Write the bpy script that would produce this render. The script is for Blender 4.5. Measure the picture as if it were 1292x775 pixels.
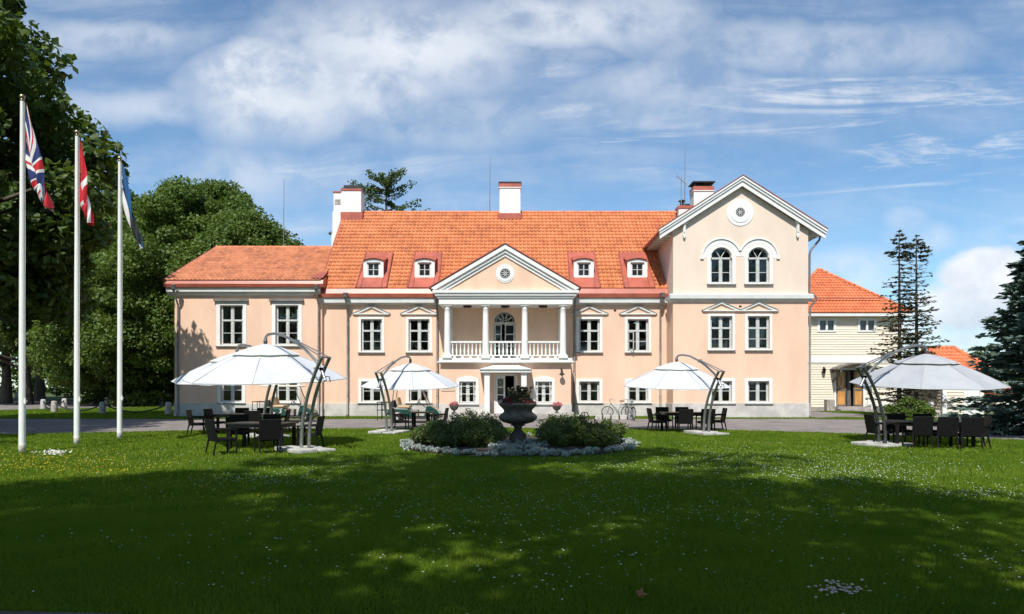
import bpy, math, random
import numpy as np
from mathutils import Vector, Matrix

R = math.radians
scene = bpy.context.scene
COL = scene.collection
for o in list(bpy.data.objects):
    bpy.data.objects.remove(o)

# ------------------------------------------------------------------ camera
F = 861.0; CX = 646.0; HY = 488.0; CH = 1.75      # focal length in photo pixels, centre column, horizon row, eye height
cam = bpy.data.cameras.new("camera"); camo = bpy.data.objects.new("camera", cam); COL.objects.link(camo)
camo.location = (0, 0, CH); camo.rotation_euler = (R(90), 0, 0)
cam.sensor_width = 36; cam.lens = 36 * F / 1292; cam.shift_y = (HY - 387.5) / 1292
cam.clip_start = 0.1; cam.clip_end = 3000
scene.camera = camo

# ------------------------------------------------------------------ world, sun, exposure
SUN_EL, SUN_AZ = 52.0, 12.0
SUN_STRENGTH, SKY_STRENGTH, CLOUD_STRENGTH, EXPOSURE = 5.0, 0.115, 1.0, 0.19

def nd(nt, kind, **kw):
    n = nt.nodes.new(kind)
    for k, v in kw.items():
        setattr(n, k, v)
    return n

def mth(nt, op, a, b=None, c=None, clamp=False):
    n = nt.nodes.new("ShaderNodeMath"); n.operation = op; n.use_clamp = clamp
    for i, v in enumerate((a, b, c)):
        if v is None: continue
        if isinstance(v, (int, float)): n.inputs[i].default_value = v
        else: nt.links.new(v, n.inputs[i])
    return n.outputs[0]

def ramp(nt, fac, lo, hi):
    n = nt.nodes.new("ShaderNodeMapRange"); n.interpolation_type = 'SMOOTHSTEP'
    nt.links.new(fac, n.inputs[0]); n.inputs[1].default_value = lo; n.inputs[2].default_value = hi
    return n.outputs[0]

def build_world():
    w = bpy.data.worlds.new("World"); scene.world = w; w.use_nodes = True
    nt = w.node_tree; nt.nodes.clear()
    out = nd(nt, "ShaderNodeOutputWorld")
    sky = nd(nt, "ShaderNodeTexSky"); sky.sky_type = 'NISHITA'; sky.sun_disc = False
    sky.sun_elevation = R(SUN_EL); sky.sun_rotation = R(180 + SUN_AZ)
    sky.air_density = 1.0; sky.dust_density = 0.1; sky.ozone_density = 3.5
    bg = nd(nt, "ShaderNodeBackground"); bg.inputs[1].default_value = SKY_STRENGTH
    tint = nd(nt, "ShaderNodeMix"); tint.data_type = 'RGBA'; tint.blend_type = 'MULTIPLY'; tint.inputs[0].default_value = 1.0
    nt.links.new(sky.outputs[0], tint.inputs[6]); tint.inputs[7].default_value = (0.87, 1.08, 1.13, 1)
    nt.links.new(tint.outputs[2], bg.inputs[0])
    tc = nd(nt, "ShaderNodeTexCoord"); sp = nd(nt, "ShaderNodeSeparateXYZ"); nt.links.new(tc.outputs['Generated'], sp.inputs[0])
    X, Y, Z = sp.outputs
    ay = mth(nt, 'MAXIMUM', mth(nt, 'ABSOLUTE', Y), 0.12)
    U = mth(nt, 'DIVIDE', X, ay); V = mth(nt, 'DIVIDE', Z, ay)
    def noise(su, sv, scale, detail, rough, dist=0.0, off=(0, 0, 0), shear=0.0):
        cb = nd(nt, "ShaderNodeCombineXYZ")
        nt.links.new(mth(nt, 'MULTIPLY', U, su), cb.inputs[0])
        vv = mth(nt, 'ADD', V, mth(nt, 'MULTIPLY', U, shear))
        nt.links.new(mth(nt, 'MULTIPLY', vv, sv), cb.inputs[1])
        cb.inputs[2].default_value = off[2]
        ad = nd(nt, "ShaderNodeVectorMath", operation='ADD'); nt.links.new(cb.outputs[0], ad.inputs[0]); ad.inputs[1].default_value = off
        n = nd(nt, "ShaderNodeTexNoise"); nt.links.new(ad.outputs[0], n.inputs['Vector'])
        n.inputs['Scale'].default_value = scale; n.inputs['Detail'].default_value = detail
        n.inputs['Roughness'].default_value = rough; n.inputs['Distortion'].default_value = dist
        return n.outputs[0]
    big = noise(1, 1.3, 4.2, 9, 0.56, 0.25, (3.1, 1.7, 0.3))
    fine = noise(1, 1.2, 11, 8, 0.6, 0.2, (7.3, 2.2, 1.0))
    streak = noise(0.9, 6.0, 2.4, 9, 0.62, 0.5, (1.2, 4.4, 2.0), shear=-0.07)
    soft = noise(1, 1.8, 1.6, 5, 0.5, 0.2, (9.0, 5.0, 4.0))
    def blob(px, py, rx, ry, amp, rough, lo=1.4, hi=0.25):
        u0 = (px - CX) / F; v0 = (HY - py) / F
        du = mth(nt, 'DIVIDE', mth(nt, 'SUBTRACT', U, u0), rx / F)
        dv = mth(nt, 'DIVIDE', mth(nt, 'SUBTRACT', V, v0), ry / F)
        d = mth(nt, 'SQRT', mth(nt, 'ADD', mth(nt, 'MULTIPLY', du, du), mth(nt, 'MULTIPLY', dv, dv)))
        d = mth(nt, 'ADD', d, mth(nt, 'MULTIPLY', mth(nt, 'SUBTRACT', big, 0.5), rough))
        d = mth(nt, 'ADD', d, mth(nt, 'MULTIPLY', mth(nt, 'SUBTRACT', fine, 0.5), rough * 0.45))
        m = nd(nt, "ShaderNodeMapRange"); m.interpolation_type = 'SMOOTHERSTEP'; nt.links.new(d, m.inputs[0])
        m.inputs[1].default_value = lo; m.inputs[2].default_value = hi
        return mth(nt, 'MULTIPLY', m.outputs[0], amp)
    masks = [blob(350, 110, 150, 80, 0.95, 1.9), blob(520, 60, 260, 80, 0.85, 2.0), blob(700, 30, 200, 60, 0.8, 2.0), blob(310, 225, 110, 55, 0.5, 2.2), blob(560, 150, 160, 45, 0.5, 2.2),
             blob(150, 50, 190, 36, 0.6, 2.4), blob(170, 135, 150, 34, 0.55, 2.4), blob(830, 105, 170, 40, 0.55, 2.4), blob(1000, 60, 260, 40, 0.55, 2.4),
             blob(1080, 345, 95, 42, 0.6, 1.8), blob(1142, 275, 34, 20, 0.5, 1.8), blob(1180, 420, 170, 34, 0.7, 1.0)]
    band = noise(0.8, 7.5, 2.6, 9, 0.66, 0.9, (5.2, 0.4, 6.0), shear=-0.05)
    masks.append(mth(nt, 'MULTIPLY', blob(1120, 165, 420, 110, 0.95, 0.8), ramp(nt, band, 0.44, 0.66)))
    masks.append(blob(320, 92, 105, 58, 0.95, 1.7, 1.2, .45)); masks.append(blob(480, 110, 90, 50, 0.8, 1.9, 1.2, .45)); masks.append(blob(1165, 300, 60, 26, 0.45, 1.8))
    cum = mth(nt, 'MAXIMUM', blob(1250, 350, 78, 46, 0.95, 1.3, 1.1, .62), blob(1210, 388, 100, 38, 0.9, 1.3, 1.15, .55))
    tot = masks[0]
    for m in masks[1:]:
        tot = mth(nt, 'MAXIMUM', tot, m)
    st = mth(nt, 'MULTIPLY', ramp(nt, streak, 0.44, 0.74), ramp(nt, soft, 0.38, 0.62))
    tot = mth(nt, 'MAXIMUM', tot, mth(nt, 'MULTIPLY', st, 0.7))
    veil = mth(nt, 'MULTIPLY', ramp(nt, soft, 0.3, 0.68), mth(nt, 'ADD', mth(nt, 'MULTIPLY', ramp(nt, streak, 0.35, 0.7), 0.35), 0.10))
    tot = mth(nt, 'MAXIMUM', tot, veil)
    tot = mth(nt, 'MULTIPLY', tot, mth(nt, 'ADD', mth(nt, 'MULTIPLY', ramp(nt, fine, 0.3, 0.62), 0.6), 0.42))
    tot = mth(nt, 'MAXIMUM', tot, cum)
    dens = mth(nt, 'MULTIPLY', tot, ramp(nt, V, -0.02, 0.03), clamp=True)
    # cloud body: bright rims and slightly greyer thick middle, varied by noise
    body = mth(nt, 'ADD', mth(nt, 'MULTIPLY', ramp(nt, big, 0.35, 0.7), 0.6), mth(nt, 'MULTIPLY', fine, 0.4))
    top_lit = ramp(nt, mth(nt, 'ADD', V, mth(nt, 'MULTIPLY', mth(nt, 'SUBTRACT', big, 0.5), 0.18)), 0.06, 0.17)
    body = mth(nt, 'ADD', mth(nt, 'MULTIPLY', body, mth(nt, 'SUBTRACT', 1.0, cum)), mth(nt, 'MULTIPLY', cum, mth(nt, 'MULTIPLY', top_lit, mth(nt, 'ADD', mth(nt, 'MULTIPLY', ramp(nt, fine, .3, .65), .45), .45))))
    mix = nd(nt, "ShaderNodeMix"); mix.data_type = 'RGBA'
    nt.links.new(body, mix.inputs[0]); mix.inputs[6].default_value = (0.50, 0.58, 0.70, 1); mix.inputs[7].default_value = (0.95, 0.96, 0.98, 1)
    cbg = nd(nt, "ShaderNodeBackground"); nt.links.new(mix.outputs[2], cbg.inputs[0]); cbg.inputs[1].default_value = CLOUD_STRENGTH
    ms = nd(nt, "ShaderNodeMixShader"); nt.links.new(dens, ms.inputs[0])
    nt.links.new(bg.outputs[0], ms.inputs[1]); nt.links.new(cbg.outputs[0], ms.inputs[2])
    nt.links.new(ms.outputs[0], out.inputs[0])
build_world()

sl = bpy.data.lights.new("sun", 'SUN'); slo = bpy.data.objects.new("sun", sl); COL.objects.link(slo)
sl.energy = SUN_STRENGTH; sl.angle = R(0.53); sl.color = (1.0, 0.955, 0.88)
SUND = Vector((math.sin(R(SUN_AZ)) * math.cos(R(SUN_EL)), math.cos(R(SUN_AZ)) * math.cos(R(SUN_EL)), -math.sin(R(SUN_EL))))
slo.rotation_euler = SUND.to_track_quat('-Z', 'Y').to_euler(); slo.location = (-10, -30, 60)
vs = scene.view_settings
vs.view_transform = 'Standard'; vs.look = 'None'; vs.gamma = 1.0; vs.use_curve_mapping = False; vs.exposure = EXPOSURE

# ------------------------------------------------------------------ materials
def material(name, color, rough=0.7, var=0.0, vscale=3.0, bump=0.0, bscale=30.0, metal=0.0, spec=0.5, translucent=0.0,
             color2=None, stretch=(1, 1, 1), island=0.0, coat=0.0):
    m = bpy.data.materials.new(name); m.use_nodes = True; nt = m.node_tree
    b = nt.nodes["Principled BSDF"]; out = nt.nodes["Material Output"]
    b.inputs['Base Color'].default_value = (*color, 1); b.inputs['Roughness'].default_value = rough
    b.inputs['Metallic'].default_value = metal; b.inputs['Specular IOR Level'].default_value = spec
    b.inputs['Coat Weight'].default_value = coat
    tc = nd(nt, "ShaderNodeTexCoord"); mp = nd(nt, "ShaderNodeMapping"); nt.links.new(tc.outputs['Object'], mp.inputs[0]); mp.inputs['Scale'].default_value = stretch
    col = None
    if var > 0 or color2:
        n = nd(nt, "ShaderNodeTexNoise"); nt.links.new(mp.outputs[0], n.inputs['Vector']); n.inputs['Scale'].default_value = vscale; n.inputs['Detail'].default_value = 7; n.inputs['Roughness'].default_value = 0.62
        f = ramp(nt, n.outputs[0], 0.33, 0.67)
        if island > 0:
            g = nd(nt, "ShaderNodeNewGeometry")
            f = mth(nt, 'ADD', mth(nt, 'MULTIPLY', f, 1 - island), mth(nt, 'MULTIPLY', g.outputs['Random Per Island'], island), clamp=True)
        mx = nd(nt, "ShaderNodeMix"); mx.data_type = 'RGBA'; nt.links.new(f, mx.inputs[0])
        c2 = color2 or tuple(min(1, c * (1 + var)) for c in color); c1 = color if color2 else tuple(c * (1 - var) for c in color)
        mx.inputs[6].default_value = (*c1, 1); mx.inputs[7].default_value = (*c2, 1)
        col = mx.outputs[2]; nt.links.new(col, b.inputs['Base Color'])
    if bump > 0:
        n2 = nd(nt, "ShaderNodeTexNoise"); nt.links.new(mp.outputs[0], n2.inputs['Vector']); n2.inputs['Scale'].default_value = bscale; n2.inputs['Detail'].default_value = 6
        bp = nd(nt, "ShaderNodeBump"); bp.inputs['Strength'].default_value = bump; bp.inputs['Distance'].default_value = 0.02
        nt.links.new(n2.outputs[0], bp.inputs['Height']); nt.links.new(bp.outputs[0], b.inputs['Normal'])
    if translucent > 0:
        t = nd(nt, "ShaderNodeBsdfTranslucent"); t.inputs[0].default_value = (*[min(1, c * k) for c, k in zip(color2 or color, (1.5, 1.5, 0.8))], 1)
        ms = nd(nt, "ShaderNodeMixShader"); ms.inputs[0].default_value = translucent
        nt.links.new(b.outputs[0], ms.inputs[1]); nt.links.new(t.outputs[0], ms.inputs[2]); nt.links.new(ms.outputs[0], out.inputs[0])
    return m

def tile_material(name, c1, c2, c3):
    m = bpy.data.materials.new(name); m.use_nodes = True; nt = m.node_tree; b = nt.nodes["Principled BSDF"]
    uv = nd(nt, "ShaderNodeUVMap"); uv.uv_map = "tile"
    fl = nd(nt, "ShaderNodeVectorMath", operation='FLOOR'); nt.links.new(uv.outputs[0], fl.inputs[0])
    wn = nd(nt, "ShaderNodeTexWhiteNoise"); wn.noise_dimensions = '2D'; nt.links.new(fl.outputs[0], wn.inputs['Vector'])
    tc = nd(nt, "ShaderNodeTexCoord"); n = nd(nt, "ShaderNodeTexNoise"); nt.links.new(tc.outputs['Object'], n.inputs['Vector'])
    n.inputs['Scale'].default_value = 0.9; n.inputs['Detail'].default_value = 9; n.inputs['Roughness'].default_value = 0.7
    f = mth(nt, 'ADD', mth(nt, 'MULTIPLY', wn.outputs[0], 0.42), mth(nt, 'MULTIPLY', ramp(nt, n.outputs[0], 0.3, 0.7), 0.58))
    cr = nd(nt, "ShaderNodeValToRGB"); nt.links.new(f, cr.inputs[0])
    cr.color_ramp.elements[0].position = 0.08; cr.color_ramp.elements[0].color = (*c1, 1)
    cr.color_ramp.elements[1].position = 0.95; cr.color_ramp.elements[1].color = (*c3, 1)
    e = cr.color_ramp.elements.new(0.5); e.color = (*c2, 1)
    nt.links.new(cr.outputs[0], b.inputs['Base Color']); b.inputs['Roughness'].default_value = 0.6
    return m

def glass_material():
    m = bpy.data.materials.new("window glass"); m.use_nodes = True; nt = m.node_tree; nt.nodes.clear()
    out = nd(nt, "ShaderNodeOutputMaterial"); g = nd(nt, "ShaderNodeBsdfGlossy"); g.inputs['Roughness'].default_value = 0.02
    t = nd(nt, "ShaderNodeBsdfTransparent"); t.inputs[0].default_value = (0.72, 0.76, 0.74, 1)
    fr = nd(nt, "ShaderNodeFresnel"); fr.inputs[0].default_value = 1.6
    n = nd(nt, "ShaderNodeTexNoise"); n.inputs['Scale'].default_value = 2.2
    bp = nd(nt, "ShaderNodeBump"); bp.inputs['Strength'].default_value = 0.06; nt.links.new(n.outputs[0], bp.inputs['Height']); nt.links.new(bp.outputs[0], g.inputs['Normal'])
    ms = nd(nt, "ShaderNodeMixShader"); nt.links.new(fr.outputs[0], ms.inputs[0]); nt.links.new(t.outputs[0], ms.inputs[1]); nt.links.new(g.outputs[0], ms.inputs[2])
    nt.links.new(ms.outputs[0], out.inputs[0]); return m

M = {}
M['peach'] = material("peach stucco", (0.755, 0.515, 0.378), 0.9, 0.075, 0.9, 0.25, 45, stretch=(1, 1, 0.3))
M['cream_stucco'] = material("cream stucco", (0.725, 0.60, 0.49), 0.9, 0.045, 0.9, 0.25, 45, stretch=(1, 1, 0.3))
M['plinth'] = material("grey plinth stucco", (0.51, 0.49, 0.46), 0.9, 0.16, 1.4, 0.3, 40)
M['white'] = material("white painted plaster", (0.74, 0.745, 0.72), 0.75, 0.04, 1.5, 0.1, 40)
M['trim'] = material("pale grey painted trim", (0.66, 0.68, 0.66), 0.65, 0.06, 2)
M['sash'] = material("grey white sash paint", (0.50, 0.52, 0.50), 0.5, 0.12, 6)
M['bluegrey'] = material("weathered lead edge", (0.22, 0.22, 0.22), 0.6, 0.2, 4)
M['red_metal'] = material("red painted sheet metal", (0.41, 0.108, 0.068), 0.38, 0.16, 1.4, spec=0.6)
M['red_dark'] = material("dull red flashing", (0.34, 0.09, 0.06), 0.5, 0.16, 1.4)
M['tile'] = tile_material("weathered orange clay tile", (0.40, 0.118, 0.042), (0.575, 0.180, 0.060), (0.65, 0.23, 0.088))
M['tile_old'] = tile_material("browner weathered clay tile", (0.26, 0.085, 0.04), (0.45, 0.15, 0.06), (0.58, 0.22, 0.10))
M['tile_new'] = tile_material("bright orange clay tile", (0.46, 0.105, 0.035), (0.56, 0.145, 0.048), (0.64, 0.19, 0.07))
M['ridge'] = material("ridge tile", (0.60, 0.19, 0.08), 0.65, 0.25, 2.5)
M['pipe'] = material("grey zinc pipe", (0.20, 0.19, 0.18), 0.5, 0.2, 3, metal=0.3)
M['black'] = material("black sheet metal", (0.02, 0.02, 0.022), 0.5, 0.2, 4)
M['glass'] = glass_material()
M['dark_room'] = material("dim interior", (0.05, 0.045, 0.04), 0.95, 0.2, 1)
M['curtain'] = material("net curtain", (0.55, 0.56, 0.57), 0.9, 0.08, 6, translucent=0.3)
M['ceiling'] = material("loggia plaster", (0.60, 0.58, 0.54), 0.85, 0.05, 2)
M['stone'] = material("rough granite", (0.34, 0.31, 0.28), 0.9, 0.3, 6, 0.6, 25)
M['pale_stone'] = material("pale concrete", (0.46, 0.44, 0.41), 0.9, 0.18, 4, 0.4, 30)
M['step'] = material("grey step stone", (0.33, 0.30, 0.28), 0.9, 0.2, 3, 0.3, 30)
M['urn'] = material("weathered brown stone", (0.115, 0.096, 0.078), 0.85, 0.4, 7, 0.8, 30)
M['gravel'] = material("grey brown drive", (0.205, 0.18, 0.168), 0.95, 0.2, 0.8, 0.6, 60)
M['path'] = material("reddish footpath", (0.13, 0.085, 0.065), 0.95, 0.25, 8, 0.7, 60)
M['lawn'] = material("lawn turf", (0.042, 0.078, 0.005), 0.95, 0, 0.8, 0.9, 55, color2=(0.095, 0.125, 0.012), spec=0.05)
M['blade'] = material("grass blade", (0.068, 0.146, 0.012), 0.9, 0, 0.7, color2=(0.180, 0.250, 0.028), translucent=0.30, island=0.38, spec=0.06)
M['meadow'] = material("meadow", (0.05, 0.075, 0.014), 0.95, 0, 0.15, 0.8, 20, color2=(0.085, 0.11, 0.022))
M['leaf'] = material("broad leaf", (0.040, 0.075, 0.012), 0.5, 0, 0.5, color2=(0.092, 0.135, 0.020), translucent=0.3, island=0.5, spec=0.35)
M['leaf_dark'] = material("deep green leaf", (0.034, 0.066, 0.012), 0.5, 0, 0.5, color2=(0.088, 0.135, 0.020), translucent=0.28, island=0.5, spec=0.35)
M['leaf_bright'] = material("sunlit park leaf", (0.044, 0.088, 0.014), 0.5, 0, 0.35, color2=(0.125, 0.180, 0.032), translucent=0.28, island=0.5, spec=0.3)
M['needle'] = material("conifer needle", (0.028, 0.052, 0.018), 0.6, 0, 0.8, color2=(0.065, 0.092, 0.028), island=0.5, spec=0.3)
M['larch'] = material("larch needle", (0.05, 0.085, 0.022), 0.6, 0, 0.8, color2=(0.10, 0.145, 0.04), island=0.5, spec=0.2, translucent=0.2)
M['blue_needle'] = material("blue spruce needle", (0.055, 0.098, 0.078), 0.7, 0, 0.9, color2=(0.16, 0.225, 0.185), island=0.5, spec=0.3)
M['dry_needle'] = material("half dead needle", (0.085, 0.068, 0.036), 0.8, 0, 0.9, color2=(0.075, 0.10, 0.032), island=0.5)
M['bark'] = material("dark bark", (0.075, 0.058, 0.045), 0.95, 0.35, 4, 0.8, 14, stretch=(1, 1, 0.25))
M['shrub'] = material("rose leaf", (0.042, 0.075, 0.012), 0.55, 0, 1.2, color2=(0.125, 0.165, 0.032), translucent=0.22, island=0.55)
M['silver'] = material("silver felted leaf", (0.27, 0.31, 0.29), 0.9, 0, 3, color2=(0.46, 0.50, 0.48), island=0.5, translucent=0.1)
M['soil'] = material("bed soil", (0.045, 0.032, 0.024), 0.95, 0.3, 8, 0.8, 30)
M['pole_white'] = material("white gloss pole", (0.78, 0.78, 0.76), 0.35, 0.04, 2)
M['pole_dirty'] = material("mud splashed white pole", (0.60, 0.57, 0.50), 0.6, 0.25, 14)
M['gold'] = material("dull brass knob", (0.30, 0.24, 0.14), 0.35, metal=0.9)
M['f_red'] = material("flag red", (0.55, 0.018, 0.030), 0.85, translucent=0.25)
M['f_white'] = material("flag white", (0.75, 0.75, 0.76), 0.85, translucent=0.2)
M['f_navy'] = material("flag navy", (0.018, 0.035, 0.15), 0.85, translucent=0.2)
M['f_blue'] = material("flag blue", (0.012, 0.10, 0.30), 0.85, translucent=0.25)
M['f_black'] = material("flag black", (0.012, 0.012, 0.016), 0.85)
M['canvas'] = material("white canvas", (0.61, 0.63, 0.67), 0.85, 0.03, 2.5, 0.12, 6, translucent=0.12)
M['canvas_shaded'] = material("shade darkened canvas", (0.42, 0.44, 0.475), 0.85, 0.05, 2.5, 0.12, 6, translucent=0.12)  # white canvas again, darkened in its colour for the tree shade over it
M['hem'] = material("canvas hem", (0.42, 0.43, 0.46), 0.85)
M['alu'] = material("brushed aluminium", (0.33, 0.33, 0.325), 0.42, 0.12, 5, metal=0.75)
M['alu_dark'] = material("dark grey aluminium", (0.10, 0.11, 0.115), 0.4, 0.2, 5, metal=0.6)
M['slab'] = material("concrete paving slab", (0.42, 0.41, 0.38), 0.9, 0.22, 5, 0.4, 35)
M['wicker'] = material("black wicker", (0.006, 0.0055, 0.006), 0.6, 0.4, 25, 0.8, 70, spec=0.2)
M['tabletop'] = material("dark table top", (0.018, 0.015, 0.014), 0.4, 0.3, 6)
M['tabletop_brown'] = material("brown slatted table top", (0.17, 0.10, 0.075), 0.5, 0.25, 6)
M['green'] = material("dark green cart body", (0.010, 0.055, 0.045), 0.25, 0.1, 2, coat=0.5)
M['tan'] = material("tan vinyl seat", (0.52, 0.36, 0.22), 0.6, 0.08, 4)
M['rubber'] = material("rubber", (0.015, 0.015, 0.015), 0.85, 0.2, 9)
M['plastic'] = material("grey black plastic", (0.035, 0.035, 0.035), 0.6, 0.2, 5)
M['rim'] = material("pale wheel rim", (0.60, 0.60, 0.58), 0.4, 0.1, 5, metal=0.3)
M['cart_roof'] = material("cream cart roof", (0.72, 0.66, 0.56), 0.5, 0.04, 2)
M['siding'] = material("cream painted boards", (0.74, 0.66, 0.53), 0.75, 0.05, 1.5, 0.1, 30, stretch=(0.3, 1, 2))
M['door_orange'] = material("ochre door panel", (0.50, 0.24, 0.06), 0.6, 0.2, 3, stretch=(3, 3, 0.6))
M['door_grey'] = material("weathered grey wood", (0.12, 0.10, 0.085), 0.85, 0.3, 4, stretch=(3, 3, 0.5))
M['shingle'] = material("weathered wooden canopy", (0.16, 0.14, 0.12), 0.9, 0.3, 5)
M['iron'] = material("black wrought iron", (0.018, 0.017, 0.016), 0.55, 0.3, 6, metal=0.4)
M['chain'] = material("dark chain", (0.028, 0.026, 0.024), 0.7, 0.3, 9)
M['petal_pink'] = material("pink petal", (0.55, 0.12, 0.16), 0.8, 0, 5, color2=(0.62, 0.30, 0.32), island=0.6, translucent=0.2)
M['petal_wine'] = material("wine red petal", (0.16, 0.010, 0.025), 0.8, 0, 5, color2=(0.30, 0.030, 0.06), island=0.6, translucent=0.2)
M['dark_leaf'] = material("bronze leaf", (0.06, 0.035, 0.02), 0.6, 0, 5, color2=(0.07, 0.08, 0.025), island=0.6)
M['petal_white'] = material("white petal", (0.74, 0.74, 0.70), 0.85, 0.06, 9, translucent=0.2)
M['petal_blush'] = material("blush petal", (0.70, 0.52, 0.47), 0.85, 0.12, 9, translucent=0.2)
M['petal_yellow'] = material("yellow petal", (0.72, 0.50, 0.02), 0.8, 0.1, 9, translucent=0.2)
M['dead_leaf'] = material("fallen brown leaf", (0.34, 0.13, 0.05), 0.8, 0.3, 20)
M['bike'] = material("grey bicycle paint", (0.20, 0.22, 0.22), 0.4, 0.1, 8)
M['steel'] = material("dull steel", (0.40, 0.40, 0.40), 0.4, 0.1, 8, metal=0.7)
M['ink'] = material("black lettering", (0.03, 0.03, 0.03), 0.7)
M['plaque'] = material("peach cream plaque", (0.76, 0.58, 0.42), 0.5, 0.04, 4)
M['amber'] = material("lantern glass", (0.30, 0.16, 0.05), 0.2, 0.1, 6)

# ------------------------------------------------------------------ mesh helpers
class MB:
    def __init__(s): s.v = []; s.f = []; s.m = []; s.sm = []
    def add(s, vs, fs, mi=0, smooth=False):
        o = len(s.v); s.v += [tuple(v) for v in vs]; s.f += [tuple(i + o for i in f) for f in fs]
        s.m += [mi] * len(fs); s.sm += [smooth] * len(fs); return s
    def box(s, x0, x1, y0, y1, z0, z1, mi=0):
        return s.add([(x0, y0, z0), (x1, y0, z0), (x1, y1, z0), (x0, y1, z0), (x0, y0, z1), (x1, y0, z1), (x1, y1, z1), (x0, y1, z1)],
                     [(0, 3, 2, 1), (4, 5, 6, 7), (0, 1, 5, 4), (1, 2, 6, 5), (2, 3, 7, 6), (3, 0, 4, 7)], mi)
    def obox(s, c, sx, sy, sz, M3=None, mi=0):     # box about a centre, optional 3x3
        vs = []
        for z in (-.5, .5):
            for x, y in ((-.5, -.5), (.5, -.5), (.5, .5), (-.5, .5)):
                p = Vector((x * sx, y * sy, z * sz)); p = M3 @ p if M3 else p; vs.append(p + Vector(c))
        return s.add(vs, [(0, 3, 2, 1), (4, 5, 6, 7), (0, 1, 5, 4), (1, 2, 6, 5), (2, 3, 7, 6), (3, 0, 4, 7)], mi)
    def quad(s, a, b, c, d, mi=0): return s.add([a, b, c, d], [(0, 1, 2, 3)], mi)
    def prism(s, pts, y0, y1, mi=0, axis='y'):     # polygon (a,b) pushed along an axis
        n = len(pts)
        if axis == 'y': g = lambda a, b, t: (a, t, b)
        elif axis == 'x': g = lambda a, b, t: (t, a, b)
        else: g = lambda a, b, t: (a, b, t)
        vs = [g(a, b, y0) for a, b in pts] + [g(a, b, y1) for a, b in pts]
        fs = [tuple(range(n)), tuple(range(2 * n - 1, n - 1, -1))] + [(i, i + n, (i + 1) % n + n, (i + 1) % n) for i in range(n)]
        return s.add(vs, fs, mi)
    def tube(s, pts, r, n=8, mi=0, cap=True):
        pts = [Vector(p) for p in pts]; k = len(pts); rs = r if isinstance(r, (list, tuple)) else [r] * k
        vs = []; up = None
        for i, p in enumerate(pts):
            t = (pts[min(i + 1, k - 1)] - pts[max(i - 1, 0)]).normalized()
            if up is None: up = Vector((0, 0, 1)) if abs(t.z) < .9 else Vector((1, 0, 0))
            a = t.cross(up)
            if a.length < 1e-4: a = t.cross(Vector((0, 1, 0)))
            a.normalize(); b = a.cross(t).normalized(); up = b
            for j in range(n):
                th = 2 * math.pi * j / n; vs.append(p + (a * math.cos(th) + b * math.sin(th)) * rs[i])
        fs = [(i * n + j, i * n + (j + 1) % n, (i + 1) * n + (j + 1) % n, (i + 1) * n + j) for i in range(k - 1) for j in range(n)]
        s.add(vs, fs, mi, True)
        if cap: s.add([vs[j] for j in range(n)], [tuple(range(n))], mi); s.add([vs[(k - 1) * n + j] for j in range(n)], [tuple(range(n - 1, -1, -1))], mi)
        return s
    def lathe(s, prof, n=24, c=(0, 0, 0), mi=0, flute=None, smooth=True):
        vs = []
        for i, (r, z) in enumerate(prof):
            for j in range(n):
                th = 2 * math.pi * j / n; rr = r
                if flute and flute[0] <= z <= flute[1]: rr = r * (1 + flute[2] * abs(math.sin(th * flute[3] / 2)))
                vs.append((c[0] + rr * math.cos(th), c[1] + rr * math.sin(th), c[2] + z))
        k = len(prof)
        fs = [(i * n + j, i * n + (j + 1) % n, (i + 1) * n + (j + 1) % n, (i + 1) * n + j) for i in range(k - 1) for j in range(n)]
        fs += [tuple(range(n - 1, -1, -1)), tuple((k - 1) * n + j for j in range(n))]
        return s.add(vs, fs, mi, smooth)
    def sphere(s, c, r, n=12, mi=0):
        k = n // 2; rr = r if isinstance(r, (tuple, list)) else (r, r, r)
        vs = [(c[0] + rr[0] * math.sin(math.pi * i / k) * math.cos(2 * math.pi * j / n), c[1] + rr[1] * math.sin(math.pi * i / k) * math.sin(2 * math.pi * j / n), c[2] + rr[2] * math.cos(math.pi * i / k)) for i in range(k + 1) for j in range(n)]
        return s.add(vs, [(i * n + j, (i + 1) * n + j, (i + 1) * n + (j + 1) % n, i * n + (j + 1) % n) for i in range(k) for j in range(n)], mi, True)
    def ring(s, c, r0, r1, y0, y1, n=32, a0=0.0, a1=2 * math.pi, mi=0):   # flat ring in the xz plane, pushed along y
        full = abs(a1 - a0 - 2 * math.pi) < 1e-6; k = n if full else n + 1; vs = []
        for i in range(k):
            a = a0 + (a1 - a0) * i / n; ca, sa = math.cos(a), math.sin(a)
            vs += [(c[0] + r0 * ca, y0, c[1] + r0 * sa), (c[0] + r1 * ca, y0, c[1] + r1 * sa), (c[0] + r1 * ca, y1, c[1] + r1 * sa), (c[0] + r0 * ca, y1, c[1] + r0 * sa)]
        fs = []
        for i in range(n):
            p = 4 * i; q = 4 * ((i + 1) % k)
            fs += [(p, q, q + 1, p + 1), (p + 1, q + 1, q + 2, p + 2), (p + 2, q + 2, q + 3, p + 3), (p + 3, q + 3, q, p)]
        if not full: fs += [(0, 1, 2, 3), (4 * n + 3, 4 * n + 2, 4 * n + 1, 4 * n)]
        return s.add(vs, fs, mi)
    def torus(s, c, R0, r, n=28, k=8, M3=None, mi=0):
        vs = []
        for i in range(n):
            a = 2 * math.pi * i / n
            for j in range(k):
                b = 2 * math.pi * j / k
                p = Vector(((R0 + r * math.cos(b)) * math.cos(a), r * math.sin(b), (R0 + r * math.cos(b)) * math.sin(a)))
                vs.append((M3 @ p if M3 else p) + Vector(c))
        return s.add(vs, [(i * k + j, i * k + (j + 1) % k, ((i + 1) % n) * k + (j + 1) % k, ((i + 1) % n) * k + j) for i in range(n) for j in range(k)], mi, True)
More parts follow.
